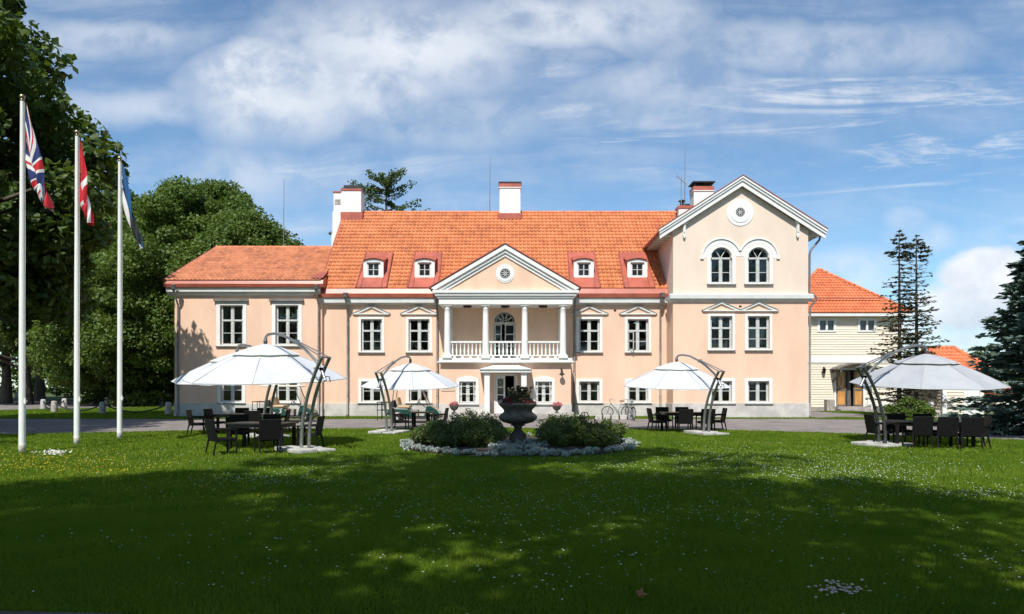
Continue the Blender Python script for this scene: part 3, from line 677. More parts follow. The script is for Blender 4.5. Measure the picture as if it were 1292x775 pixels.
d2 = np.array([0, YR2 - YE2, ZR2 - ZE2]); L2 = np.linalg.norm(d2); d2 /= L2
tiled_roof('roof', [dict(O=(XL0 - .36, YE2, ZE2), U=(1, 0, 0), V=d2, W=XLM + .1 - XL0 + .36, L=L2), dict(O=(XL0 - .36, 2 * YR2 - YE2, ZE2), U=(1, 0, 0), V=(0, -d2[1], d2[2]), W=XLM + .1 - XL0 + .36, L=L2)], M['tile_old'], house)
ridge(house, [(XL0 - .36, YR2, ZR2 + .02), (XLM, YR2, ZR2 + .02)])
vb = MB(); vb.tube([(XL0 - .38, YE2 - .05, ZE2 + .03), (XL0 - .38, YR2, ZR2 + .04)], .07, 6); vb.build('verge_trim', M['red_dark'], house)
fl = MB(); fl.quad((XLM - .55, YE2 + .05, ZE2 + .16), (XLM + .2, YE2 + .05, ZE2 + .16), (XLM + .2, YE2 + 1.1, ZE2 + .68), (XLM - .2, YE2 + 1.1, ZE2 + .68)); fl.build('flashing', M['red_dark'], house)

# --- right gabled wing
wup = [11.47, 13.51]; XG = 12.53
ops = []
for x in wup:
    ops += [(x - .6, x + .6, 3.82, 5.62), (x - .58, x + .58, .9, 2.06)]
mb = MB(); wall_front(mb, XMW, XW1, 0, 6.5, YW, ops)
mb.quad((XMW, YW, 0), (XMW, 48, 0), (XMW, 48, 6.5), (XMW, YW, 6.5)); mb.quad((XW1, YW, 0), (XW1, 48, 0), (XW1, 48, 6.5), (XW1, YW, 6.5)); mb.quad((XMW, 48, 0), (XW1, 48, 0), (XW1, 48, 6.5), (XMW, 48, 6.5))
mb.quad((XMW, YW + .3, 3.3), (XW1, YW + .3, 3.3), (XW1, 48, 3.3), (XMW, 48, 3.3)); mb.quad((XMW, YW + .3, 6.5), (XW1, YW + .3, 6.5), (XW1, 48, 6.5), (XMW, 48, 6.5))
mb.build('wall', M['peach'], house, recalc=False)
ops = []
for x in wup: ops += arch_ops(x, 1.2, 7.44, 8.80, 16)
mb = MB(); wall_front(mb, XMW, XW1, 6.5, 10.35, YW, ops)
ZA = 12.75
mb.quad((XMW, YW, 6.5), (XMW, 48, 6.5), (XMW, 48, 10.35), (XMW, YW, 10.35)); mb.quad((XW1, YW, 6.5), (XW1, 48, 6.5), (XW1, 48, 10.35), (XW1, YW, 10.35)); mb.quad((XMW, 48, 6.5), (XW1, 48, 6.5), (XW1, 48, 10.35), (XMW, 48, 10.35))
for y in (YW, 48): mb.add([(XMW, y, 10.35), (XW1, y, 10.35), (XG, y, ZA)], [(0, 1, 2)])
mb.quad((XMW, YW + .3, 10.35), (XW1, YW + .3, 10.35), (XW1, 48, 10.35), (XMW, 48, 10.35))
mb.build('upper_wall', M['cream_stucco'], house, recalc=False)
MB().box(XMW - .03, XW1 + .04, YW - .05, YW - .0005, 0, .84).box(XMW - .05, XMW - .0005, YW - .0005, YM - .052, 0, .82).build('plinth', M['plinth'], house)
for k, x in enumerate(wup):
    window(house, x, 3.82, 5.62, 1.2, YW, rows=(.36,), thin=(.69,), pediment=True, curtain=2, rng_seed=k)
    window(house, x, .9, 2.06, 1.16, YW, rows=(), thin=(.47,), surround=.17, curtain=2 if k else 0, rng_seed=5)
    w = window(house, x, 7.44, 9.4, 1.2, YW, rows=(), thin=(.70,), arch=8.80, curtain=2, rng_seed=9 + k, surround=.17)
    a = MB(); lim = math.acos(1.02 / 1.1)
    a0, a1 = (lim, math.pi) if k == 0 else (0, math.pi - lim)
    a.ring((x, 8.80), 1.03, 1.10, YW - .07, YW + .01, 30, a0, a1); a.ring((x, 8.80), .80, 1.025, YW - .012, YW + .01, 30, a0 if k else 0.1, a1 if not k else math.pi - .1)
    ex = x - 1.065 if k == 0 else x + 1.065; a.box(ex - .09, ex + .09, YW - .08, YW + .01, 8.74, 8.80)
    a.build('arch_moulding', M['white'], w)
round_window(house, 12.5, 11.30, YW, .74, .25)
# band cornice between the storeys, round three sides
c = MB()
prof = [(0.005, 6.40), (-.07, 6.45), (-.07, 6.52), (-.22, 6.56), (-.24, 6.76), (0.005, 6.84)]
c.prism([(YW + a, b) for a, b in prof], XMW - .22, XW1 + .22, axis='x')
c.prism([(XW1 - a, b - .004) for a, b in prof], YW + .002, 47, axis='y')
c.prism([(XMW + a * .85, b - .004) for a, b in prof], YW + .002, YM - .62, axis='y')
c.build('cornice', M['trim'], house)
# wing roof: tiles, soffit, barge boards, brackets
XEa, XEb, ZEw, ZRw = 8.08, 17.02, 10.20, 13.08; YF, YB = 37.14, 48.6
for_sl = []
for sx, xe in ((1, XEa), (-1, XEb)):
    dv = np.array([XG - xe, 0, ZRw - ZEw]); LL = np.linalg.norm(dv); dv /= LL
    for_sl.append(dict(O=(xe, YF, ZEw), U=(0, 1, 0), V=dv, W=YB - YF, L=LL))
tiled_roof('roof', for_sl, M['tile'], house)
ridge(house, [(XG, YF - .05, ZRw + .05), (XG, YB, ZRw + .05)])
sf = MB(); sf.prism([(XEa + .05, ZEw - .06), (XG, ZRw - .08), (XEb - .05, ZEw - .06), (XEb - .05, ZEw - .02), (XG, ZRw - .03), (XEa + .05, ZEw - .02)], YF + .06, YB); sf.build('soffit', M['trim'], house)
bb = MB()
sl_ = (ZRw - ZEw) / (XG - XEa)
for sx, xe in ((1, XEa), (-1, XEb)):
    o1 = .40; o2 = .20
    bb.prism([(xe - sx * .04, ZEw + .0), (XG, ZRw + .03), (XG, ZRw - .40), (xe - sx * .04, ZEw - .40)], YF - .02, YF + .055)
    bb.prism([(xe - sx * .07, ZEw + .04), (XG, ZRw + .08), (XG, ZRw - .13), (xe - sx * .07, ZEw - .16)], YF - .085, YF - .022)
    bb.prism([(xe - sx * .10, ZEw + .08), (XG, ZRw + .13), (XG, ZRw + .01), (xe - sx * .10, ZEw - .04)], YF - .14, YF - .087)
bb.build('barge_board', M['white'], house)
vt = MB()
for sx, xe in ((1, XEa), (-1, XEb)): vt.prism([(xe - sx * .12, ZEw + .09), (XG, ZRw + .14), (XG, ZRw + .18), (xe - sx * .12, ZEw + .13)], YF - .17, YF + .2)
vt.build('verge_trim', M['red_dark'], house)
for px_, sx in ((9.42, 1), (15.63, -1)):
    bk = MB(); zz = ZEw + sl_ * (px_ - XEa if sx > 0 else XEb - px_) - .10
    bk.box(px_ - .11, px_ + .11, YF + .058, YW - .002, zz - .30, zz - .02)
    bk.box(px_ - .07, px_ + .07, YW - .13, YW - .002, zz - 1.0, zz - .302); bk.sphere((px_, YW - .09, zz - 1.06), .06, 8)
    bk.prism([(YW - .16, zz - .8), (YF + .07, zz - .302), (YF + .12, zz - .302), (YW - .16, zz - .62)], px_ - .05, px_ + .05, axis='x')
    bk.build('bracket', M['white'], house)
for y in np.arange(YF + .5, 44, .62): MB().box(XEa + .08, XMW + .02, y, y + .12, ZEw - .17, ZEw - .05).build('rafter_tail', M['white'], house)
for y in np.arange(YF + .5, 47, .62): MB().box(XW1 - .02, XEb - .08, y, y + .12, ZEw - .17, ZEw - .05).build('rafter_tail', M['white'], house)
gt = MB(); gt.tube([(XEa - .05, YF + .0, ZEw - .02), (XEa - .05, 43, ZEw - .02)], .08, 8); gt.build('gutter', M['red_dark'], house)
gt = MB(); gt.tube([(XEb + .05, YF, ZEw - .02), (XEb + .05, YB, ZEw - .02)], .08, 8)
gt.tube([(XEb + .02, YF + .55, ZEw - .08), (XEb - .03, YF + .6, ZEw - .35), (XW1 + .16, YW + .02, ZEw - .95), (XW1 + .12, YW + .1, 9.0), (XW1 + .12, YW + .1, 6.95), (XW1 + .42, YW - .02, 6.7), (XW1 + .42, YW - .02, 6.5), (XW1 + .12, YW + .05, 6.1), (XW1 + .12, YW + .05, .15), (XW1 + .2, YW - .12, .05)], .06, 8)
gt.build('downpipe', M['pipe'], house)

# --- downpipes with hoppers on the front
for x, y, ztop, hop in ((XL0 + .25, YL, 7.35, 1), (-10.93, YL, 7.35, 1), (-9.36, YM, 6.95, 1), (-4.25, YM, 6.95, 1), (3.55, YM, 6.95, 1), (8.46, YM, 6.95, 1)):
    d = MB(); d.tube([(x, y - .62, ztop), (x, y - .60, ztop - .34), (x, y - .14, ztop - .95), (x, y - .12, ztop - 1.1), (x, y - .12, .22), (x, y - .28, .08)], .058, 8)
    d.lathe([(.06, -.22), (.13, -.05), (.13, .08), (.15, .10), (.15, .13)], 12, (x, y - .62, ztop - .05))
    for z in (1.2, 2.6, 4.0, 5.2): d.lathe([(.07, 0), (.07, .05)], 8, (x, y - .12, z))
    d.build('downpipe', M['pipe'], house)

# --- chimneys
def chimney(xc, w, y, dp, z0, zt_, red=True, cap='flat', flash=True):
    m = MB(); m.box(xc - w / 2, xc + w / 2, y, y + dp, z0, zt_ - .45); m.box(xc - w / 2 - .05, xc + w / 2 + .05, y - .05, y + dp + .05, zt_ - .447, zt_ - .38); 
    ch = m.build('chimney', M['white'], house, bevel=.02)
    b = MB(); b.box(xc - w / 2 - .03, xc + w / 2 + .03, y - .03, y + dp + .03, zt_ - .378, zt_ - .12)
    b.build('red_band', M['red_metal'], ch)
    if flash: MB().box(xc - w / 2 - .10, xc + w / 2 + .10, y - .10, y + dp + .10, z0, 12.92).build('base_flashing', M['red_metal'], ch)
    k = MB(); k.box(xc - w / 2 - .06, xc + w / 2 + .06, y - .06, y + dp + .06, zt_ - .117, zt_ - .04); k.box(xc - w / 2 + .1, xc + w / 2 - .1, y + .1, y + dp - .1, zt_ - .04, zt_ + .0)
    if cap == 'posts':
        k = MB()
        for a in (-1, 1):
            for c_ in (0, 1): k.box(xc + a * (w / 2 - .12) - .04, xc + a * (w / 2 - .12) + .04, y + .08 + c_ * (dp - .24), y + .16 + c_ * (dp - .24), zt_ - .12, zt_ + .12)
        k.box(xc - w / 2 - .08, xc + w / 2 + .08, y - .08, y + dp + .08, zt_ + .122, zt_ + .20); k.box(xc - .3, xc + .1, y + .3, y + dp - .3, zt_ - .12, zt_ + .08)
    k.build('cap', M['black'], ch)
    return ch
chimney(-.13, 1.36, 44.0, 1.1, 12.55, 15.0)
chimney(12.42, 1.28, 44.2, 1.0, 12.8, 14.85, cap='posts', flash=False)
m = MB(); m.box(10.75, 11.65, 44.0, 44.8, 12.2, 13.25); ch = m.build('chimney', M['white'], house, bevel=.02)
MB().box(10.70, 11.70, 43.95, 44.85, 13.252, 13.42).build('red_band', M['red_metal'], ch)
k = MB(); k.tube([(11.05, 44.4, 13.42), (11.05, 44.4, 13.8)], .13, 10); k.lathe([(.22, 0), (.24, .03), (.05, .12)], 10, (11.05, 44.4, 13.8)); k.tube([(11.42, 44.4, 13.42), (11.42, 44.4, 13.62)], .15, 10); k.build('flue', M['black'], ch)
m = MB(); m.box(-11.62, -10.95, 43.9, 45.1, 9.5, 11.6); m.box(-11.56, -10.95, 43.93, 45.07, 11.6, 13.0); m.box(-11.50, -10.1, 43.97, 45.03, 13.0, 14.25); m.box(-11.0, -9.72, 43.95, 45.05, 12.3, 14.38)
m.box(-11.53, -11.0, 43.94, 45.06, 12.95, 13.05)
ch = m.build('chimney', M['white'], house, bevel=.015)
MB().box(-11.54, -11.03, 43.93, 45.07, 14.25, 14.34).build('red_band', M['red_metal'], ch); MB().box(-11.03, -9.68, 43.91, 45.09, 14.38, 14.50).build('red_band', M['red_metal'], ch); MB().box(-11.02, -9.62, 43.85, 45.15, 12.2, 12.98).build('base_flashing', M['red_metal'], ch)
k = MB(); k.box(-10.98, -9.66, 43.95, 45.05, 14.503, 14.56); k.box(-10.85, -9.8, 43.99, 45.0, 14.56, 14.74); k.build('cap', M['black'], ch)
v = MB()
for i in range(4): v.box(-11.42, -11.05, 43.94, 43.968, 13.5 + i * .09, 13.55 + i * .09)
v.build('vent', M['pale_stone'], ch)

# --- dormers
def dormer(x):
    s = (ZR - ZE) / (YR - YE); zr = lambda y: ZE + s * (y - YE) + .20
    w = .58; yf = 39.42; zb = zr(yf) - .1; ztp = 9.06; yb = 41.15
    m = MB(); m.prism([(yf, zb), (yf, ztp), (yb, 9.62), (yb, zb)], x - w + .03, x + w - .03, axis='x')
    dm = m.build('dormer', M['red_dark'], house)
    ft = MB(); n = 10
    top = [(x - w + 2 * w * i / n, ztp - .06 + .13 * (1 - (2 * i / n - 1) ** 2)) for i in range(n + 1)]
    ow, z0, z1 = .33, 8.14, 8.86
    f_ = MB()
    f_.box(x - w, x - ow, yf - .07, yf - .003, zb + .02, z1); f_.box(x + ow, x + w, yf - .07, yf - .003, zb + .02, z1); f_.box(x - ow, x + ow, yf - .07, yf - .003, zb + .02, z0)
    f_.prism([(x - w, z1)] + top + [(x + w, z1)], yf - .07, yf - .003)
    f_.build('front_board', M['white'], dm)
    rf = MB(); vs = []
    for a, b in top: vs += [(a * 1.0 + (a - x) * .06, yf - .16, b + .035), (a + (a - x) * .06, yb, b + .035 + .50)]
    rf.add(vs, [(2 * i, 2 * i + 1, 2 * i + 3, 2 * i + 2) for i in range(n)]); o = rf.build('roof', M['red_metal'], dm); md = o.modifiers.new("thick", 'SOLIDIFY'); md.thickness = .03
    wn = MB()
    wn.box(x - ow, x - ow + .05, yf - .05, yf - .001, z0, z1); wn.box(x + ow - .05, x + ow, yf - .05, yf - .001, z0, z1); wn.box(x - ow + .05, x + ow - .05, yf - .05, yf - .001, z0, z0 + .04); wn.box(x - ow + .05, x + ow - .05, yf - .05, yf - .001, z1 - .04, z1)
    wn.box(x - .03, x + .03, yf - .045, yf - .001, z0 + .04, z1 - .04); wn.box(x - ow + .05, x + ow - .05, yf - .042, yf - .001, (z0 + z1) / 2 - .018, (z0 + z1) / 2 + .018)
    wn.build('sash', M['sash'], dm)
    MB().quad((x - ow + .05, yf - .012, z0 + .04), (x + ow - .05, yf - .012, z0 + .04), (x + ow - .05, yf - .012, z1 - .04), (x - ow + .05, yf - .012, z1 - .04)).build('pane', M['black_glass'], dm, recalc=False)
    MB().box(x - ow - .06, x + ow + .06, yf - .13, yf - .072, z1 + .01, z1 + .07).build('hood', M['bluegrey'], dm)
    ap = MB(); pw = .87; y0, y1 = YE - .1, yb + .02
    pts = [(x - pw, y0, zr(y0)), (x + pw, y0, zr(y0)), (x + pw * .92, y1, zr(y1)), (x - pw * .92, y1, zr(y1))]
    ap.add(pts, [(0, 1, 2, 3)]); o = ap.build('flashing', M['red_metal'], dm, recalc=False); md = o.modifiers.new("thick", 'SOLIDIFY'); md.thickness = .02
    for sx in (-1, 1):
        ri = MB(); ri.tube([(x + sx * pw, y0, zr(y0) + .02), (x + sx * pw * .92, y1, zr(y1) + .02)], .04, 5); ri.build('seam', M['red_dark'], dm)
        ri = MB(); ri.tube([(x + sx * w, y0, zr(y0) + .015), (x + sx * w, yf, zr(yf) + .015)], .018, 4); ri.build('seam', M['red_dark'], dm)
M['black_glass'] = material("dormer glass", (0.02, 0.022, 0.025), 0.06, 0.3, 3, spec=0.7)
for x in (-7.99, -5.04, 4.14, 7.23): dormer(x)

# --- portico: ground floor box
PX0, PX1 = -3.88, 3.20; PC = -.37
def ground_win(x): return arch_ops(x, .9, .86, 2.02, 12, seg=.12)
dx0, dx1 = -.96, .23
gw = [(at(590, 37)), at(686, 37)]
ops = [(dx0, dx1, .3, 2.42)]
for x in gw: ops += ground_win(x)
mb = MB(); wall_front(mb, PX0, PX1, 0, 3.02, YP, ops, depth=.25)
for x in (PX0, PX1): mb.quad((x, YP, 0), (x, YM, 0), (x, YM, 3.02), (x, YP, 3.02))
mb.build('wall', M['peach'], house, recalc=False)
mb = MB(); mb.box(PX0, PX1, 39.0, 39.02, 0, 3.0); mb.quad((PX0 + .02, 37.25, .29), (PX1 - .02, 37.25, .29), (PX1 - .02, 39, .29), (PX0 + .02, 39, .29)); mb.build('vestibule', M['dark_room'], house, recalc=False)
MB().box(PX0 - .03, dx0 - .12, YP - .05, YP - .0005, 0, .80).box(dx1 + .12, PX1 + .03, YP - .05, YP - .0005, 0, .80).build('plinth', M['plinth'], house)
for x in gw:
    w = window(house, x, .86, 2.03, .9, YP, rows=(), thin=(), surround=.15, grille=2)
    tp = MB(); n = 12; x0, x1 = x - .45, x + .45
    lower = [(x0 + .9 * i / n, 2.03 + .12 * (1 - (2 * i / n - 1) ** 2)) for i in range(n + 1)]
    tp.prism([(x0 - .15, 2.16)] + [(x0 - .15, 2.18)] + [(x0 - .15 + 1.2 * i / n, 2.18 + .14 * (1 - (2 * i / n - 1) ** 2)) for i in range(n + 1)] + [(x1 + .15, 2.16)], YP - .035, YP + .02); tp.build('lintel', M['white'], w)
# entrance: double door, one leaf open
dr = MB()
dr.box(dx0, dx0 + .07, YP + .02, YP + .14, .3, 2.42); dr.box(dx1 - .07, dx1, YP + .02, YP + .14, .3, 2.42); dr.box(dx0 + .07, dx1 - .07, YP + .02, YP + .14, 2.34, 2.42)
door = dr.build('entrance_door', M['white'], house)
lfm = MB(); a, b = dx0 + .08, -.37
lfm.box(a, a + .09, YP + .05, YP + .10, .31, 2.33); lfm.box(b - .09, b, YP + .05, YP + .10, .31, 2.33)
for z0, z1 in ((.31, .95), (1.28, 1.33), (1.70, 1.75), (2.2, 2.33)): lfm.box(a + .09, b - .09, YP + .05, YP + .10, z0, z1)
for k in range(2): lfm.ring(((a + b) / 2, 1.98 - .0), .10, .13, YP + .055, YP + .09, 14)
lfm.build('door_leaf', M['white'], door)
MB().quad((a + .09, YP + .08, .95), (b - .09, YP + .08, .95), (b - .09, YP + .08, 2.2), (a + .09, YP + .08, 2.2)).build('pane', M['black_glass'], door, recalc=False)
ol = MB(); ol.box(-.05, .0, -.55, 0, .31, 2.33); o = ol.build('open_leaf', M['white'], door); o.location = (dx1 - .07, YP + .04, 0); o.rotation_euler = (0, 0, R(14))
# balcony slab
mb = MB(); mb.box(PX0 - .12, PX1 + .12, YP - .22, YM - .002, 3.02, 3.12); mb.box(PX0 - .06, PX1 + .06, YP - .15, YM - .002, 3.122, 3.30); mb.box(PX0 - .17, PX1 + .17, YP - .28, YM - .002, 3.06, 3.105)
mb.build('balcony_slab', M['white'], house)
colx = [-3.51, -1.43, .69, 2.76]; YC = 36.98
for i, x in enumerate(colx):
    m = MB(); m.box(x - .25, x + .25, YC - .23, YC + .23, 3.302, 3.45)
    prof = [(.215, 3.45), (.215, 3.50), (.175, 3.53)] + [(.172 - .03 * t ** 1.6, 3.56 + 2.38 * t) for t in np.linspace(0, 1, 10)] + [(.155, 5.96), (.155, 5.99), (.14, 6.0), (.14, 6.05), (.19, 6.10), (.20, 6.12)]
    m.lathe(prof, 24, (x, YC, 0)); m.box(x - .22, x + .22, YC - .2, YC + .2, 6.12, 6.19)
    m.build('column', M['white'], house)
for x in (colx[0] - .05, colx[3] + .05):
    m = MB(); m.box(x - .16, x + .16, YM - .14, YM - .002, 3.302, 6.19); m.build('pilaster', M['white'], house)
# balustrades
def balustrade(p0, p1, n):
    p0 = Vector(p0); p1 = Vector(p1); d = (p1 - p0); L_ = d.length; ang = math.atan2(d.y, d.x); M3 = Matrix.Rotation(ang, 3, 'Z'); c = (p0 + p1) / 2
    m = MB(); m.obox((c.x, c.y, 4.17), L_, .16, .09, M3); m.obox((c.x, c.y, 3.435), L_, .15, .06, M3)
    for k in range(4):
        q = p0 + d * ((k + .5) / 4); m.obox((q.x, q.y, 3.353), .14, .12, .10, M3)
    prof = [(.05, 3.466), (.05, 3.50), (.03, 3.52), (.058, 3.64), (.05, 3.72), (.026, 3.90), (.03, 4.02), (.045, 4.06), (.045, 4.126)]
    for k in range(n):
        q = p0 + d * ((k + .5) / n); m.lathe(prof, 8, (q.x, q.y, 0))
    return m.build('balustrade', M['white'], house)
for a, b in zip(colx[:-1], colx[1:]): balustrade((a + .19, YC, 0), (b - .19, YC, 0), 8)
for x in (colx[0], colx[3]): balustrade((x, YC + .24, 0), (x, YM - .16, 0), 8)
# balcony door with fanlight
fd = MB(); yy = YM + .12; r0 = .66
fd.ring((AX, 5.40), r0 - .06, r0, yy, yy + .08, 24, 0, math.pi); fd.box(AX - r0, AX + r0, yy - .02, yy + .07, 5.34, 5.44)
for sx in (-1, 1):
    fd.box(AX + sx * (r0 - .04) - .04, AX + sx * (r0 - .04) + .04, yy, yy + .08, 3.33, 5.34)
    xa, xb = (AX - r0 + .09, AX - .16) if sx < 0 else (AX + .02, AX + r0 - .09)
    fd.box(xa, xa + .06, yy + .01, yy + .06, 3.33, 5.34); fd.box(xb - .06, xb, yy + .01, yy + .06, 3.33, 5.34)
    for z in (3.33, 4.05, 4.72, 5.26): fd.box(xa + .06, xb - .06, yy + .012, yy + .055, z, z + .06)
fd.ring((AX, 5.44), .10, .14, yy, yy + .06, 14)
for k in range(5):
    a = R(18 + 36 * k); fd.ring((AX + .37 * math.cos(a), 5.44 + .37 * math.sin(a)), .13, .155, yy + k * .002, yy + .05, 12); 
for k in range(6):
    a = R(36 * k); fd.tube([(AX + .14 * math.cos(a), yy + .03, 5.44 + .14 * math.sin(a)), (AX + .6 * math.cos(a), yy + .03, 5.44 + .6 * math.sin(a))], .014, 4)
bd = fd.build('balcony_door', M['sash'], house)
p = MB(); p.add([(AX + .62 * math.cos(math.pi * i / 18), yy + .045, 5.40 + .62 * math.sin(math.pi * i / 18)) for i in range(19)], [tuple(range(19))])
p.quad((AX - .5, yy + .04, 3.35), (AX - .18, yy + .04, 3.35), (AX - .18, yy + .04, 5.32), (AX - .5, yy + .04, 5.32)); p.quad((AX + .05, yy + .04, 3.35), (AX + .55, yy + .04, 3.35), (AX + .55, yy + .04, 5.32), (AX + .05, yy + .04, 5.32)); p.build('pane', M['black_glass'], bd, recalc=False)
s = MB(); s.ring((AX, 5.40), r0 - .01, r0 + .10, YM - .03, YM + .02, 24, 0, math.pi)
for sx in (-1, 1): s.box(AX + sx * (r0 + .045) - .055, AX + sx * (r0 + .045) + .055, YM - .03, YM + .02, 3.3, 5.40)
s.build('surround', M['peach'], bd)
# entablature, ceiling and pediment
e = MB(); YF_ = YC - .24
e.box(PX0 - .06, PX1 + .06, YF_, YC + .22, 6.192, 6.52); 
for x in (PX0 - .06, PX1 - .40): e.box(x, x + .46, YC + .222, YM - .003, 6.192, 6.52)
e.box(PX0 - .14, PX1 + .14, YF_ - .07, YM - .004, 6.522, 6.64); e.box(PX0 - .24, PX1 + .24, YF_ - .15, YM - .004, 6.642, 6.78); e.box(PX0 - .38, PX1 + .38, YF_ - .22, YM - .004, 6.782, 6.92)
e.build('entablature', M['white'], house)
MB().box(PX0 + .42, PX1 - .42, YC + .224, YM - .006, 6.25, 6.29).build('loggia_ceiling', M['ceiling'], house)
ph = 3.98; zp0, zp1 = 6.925, 9.25
t = MB(); t.prism([(PC - ph + .5, zp0), (PC + ph - .5, zp0), (PC, zp1 - .35)], YF_ + .02, YF_ + .3); t.build('tympanum', M['peach'], house)
pk = MB()
for sx in (-1, 1):
    th = (zp1 - zp0) / ph
    def band(off_in, off_out, ya, yb, trim=0):   # rake band between two vertical offsets under the roof line
        xa = PC + sx * (ph + .05)
        zl = lambda x, off: zp0 + .12 + (zp1 - zp0) * (1 - abs(x - PC) / ph) - off
        xo = PC + sx * ph * (1 - max(0, off_in - .12) / (zp1 - zp0)); xo2 = PC + sx * ph * (1 - max(0, off_out - .12) / (zp1 - zp0))
        pk.prism([(xo2, max(zp0, zl(xo2, off_out))), (xo, max(zp0 + .0, zl(xo, off_in))), (PC, zl(PC, off_in)), (PC, zl(PC, off_out))], ya, yb)
    band(0.0, .24, YF_ - .22, YF_ + .3); band(.242, .42, YF_ - .13, YF_ + .28); band(.422, .60, YF_ - .05, YF_ + .26)
pk.build('pediment', M['white'], house)
pr = MB()
s_main = (ZR - ZE) / (YR - YE)
for sx in (-1, 1):
    y_end0 = YE + .1; y_end1 = YE + (zp1 + .18 - ZE) / s_main + .3
    pr.add([(PC + sx * (ph + .12), YF_ - .27, zp0 + .10), (PC, YF_ - .27, zp1 + .16), (PC, y_end1, zp1 + .16), (PC + sx * (ph + .12), y_end0, zp0 + .10)], [(0, 1, 2, 3)])
o = pr.build('portico_roof', M['red_dark'], house); md = o.modifiers.new("thick", 'SOLIDIFY'); md.thickness = .05
round_window(house, PC, 7.84, YF_ + .018, .50, .27)
# entrance canopy on two square posts
ca = MB(); ca.box(-1.70, 1.02, 35.85, YP - .002, 2.50, 2.57); ca.box(-1.66, .98, 35.90, YP - .002, 2.572, 2.66)
ca.add([(-1.74, 35.8, 2.662), (1.06, 35.8, 2.662), (1.06, YP - .002, 2.662), (-1.74, YP - .002, 2.662), (-1.0, 36.5, 2.90), (.35, 36.5, 2.90), (.35, YP - .002, 2.90), (-1.0, YP - .002, 2.90)], [(0, 1, 5, 4), (1, 2, 6, 5), (3, 0, 4, 7), (4, 5, 6, 7), (2, 3, 7, 6), (0, 3, 2, 1)])
ca.build('entrance_canopy', M['trim'], house)
for x in (-1.32, .63): MB().box(x - .14, x + .14, 35.98, 36.26, .302, 2.42).box(x - .17, x + .17, 35.95, 36.29, 2.42, 2.498).box(x - .17, x + .17, 35.95, 36.29, .302, .42).build('post', M['white'], house)
st = MB(); st.box(-2.9, 2.3, 35.3, YP - .06, 0, .16); st.box(-2.55, 1.95, 35.65, YP - .061, .16, .30); st.build('entrance_step', M['step'], house, bevel=.015)
vv = MB()
for x, y, z in ((at(776, 39), YM, 6.1), (at(934, 37.4), YW, 6.15)): vv.box(x - .07, x + .07, y - .012, y + .02, z - .05, z + .05)
vv.build('air_brick', M['black'], house)

# --- things fixed to or standing on the house
for k, (x, lab) in enumerate(((colx[0] + 1.04, 'flat dark ceiling lamp in the bay nearest the wall plaque'), (AX + .05, 'flat dark ceiling lamp above the arched balcony door'), (colx[3] - 1.04, 'flat dark ceiling lamp in the balcony bay nearest the bicycles'))):
    m = MB(); m.lathe([(.20, 0), (.24, .03), (.24, .10), (.2, .12)], 20, (0, 0, 0)); o = m.build('ceiling_lamp', M['iron']); o.location = (x, 37.75, 6.128); tag(o, lab, 'ceiling lamp', 'lamps under the portico ceiling')
lp = tag(empty('wall_lantern', (at(708.5, 37), 36.98, 2.52)), 'black bell shaped wall lamp on the peach wall beside the portico window', 'wall lamp')
m = MB(); m.tube([(0, 0, .12), (0, -.1, .22), (0, -.22, .2), (0, -.25, .1)], .014, 6); m.box(-.05, .05, -.02, .0, -.0, .2); m.build('bracket', M['iron'], lp)
m = MB(); m.lathe([(.02, .12), (.05, .08), (.07, -.02), (.15, -.12), (.15, -.14)], 14, (0, -.25, 0)); m.build('shade', M['iron'], lp)
m = MB(); m.sphere((0, -.25, -.14), .07, 10); m.build('bulb', M['amber'], lp)
sg = tag(empty('wall_plaque', (at(565.2, 37), 36.975, 1.70)), 'cream wall plaque with dark lettering beside the downpipe', 'sign')
MB().box(-.36, .36, -.012, .012, -.17, .17).build('board', M['plaque'], sg)
m = MB()
for sx in (-1, 1):
    for sz in (-1, 1): m.lathe([(.014, 0), (.014, .01)], 8, (sx * .33, -.02, sz * .145))
m.build('screw', M['pipe'], sg)
def text(name, body, size, loc, rot, mat, parent, bold=0.0):
    cu = bpy.data.curves.new(name, 'FONT'); cu.body = body; cu.size = size; cu.align_x = 'CENTER'; cu.align_y = 'CENTER'; cu.extrude = .003; cu.offset = bold
    cu.materials.append(mat); o = bpy.data.objects.new(name, cu); COL.objects.link(o); o.location = loc; o.rotation_euler = rot; bpy.context.view_layer.update()
    me = bpy.data.meshes.new_from_object(o.evaluated_get(bpy.context.evaluated_depsgraph_get())); bpy.data.objects.remove(o); me.name = name
    o = bpy.data.objects.new(name, me); COL.objects.link(o); o.location = loc; o.rotation_euler = rot; o.parent = parent; return o
text('lettering', "VIHULA MÕISAHOTELL", .066, (0, -.016, .012), (R(90), 0, 0), M['ink'], sg, .0012)
text('lettering', "Vihula Manor Hotel", .066, (0, -.016, -.075), (R(90), 0, 0), M['ink'], sg)
em = MB(); em.ring((0, .105), .022, .034, -.018, -.012, 12); em.box(-.05, .05, -.018, -.0125, .07, .078); em.build('emblem', M['ink'], sg)

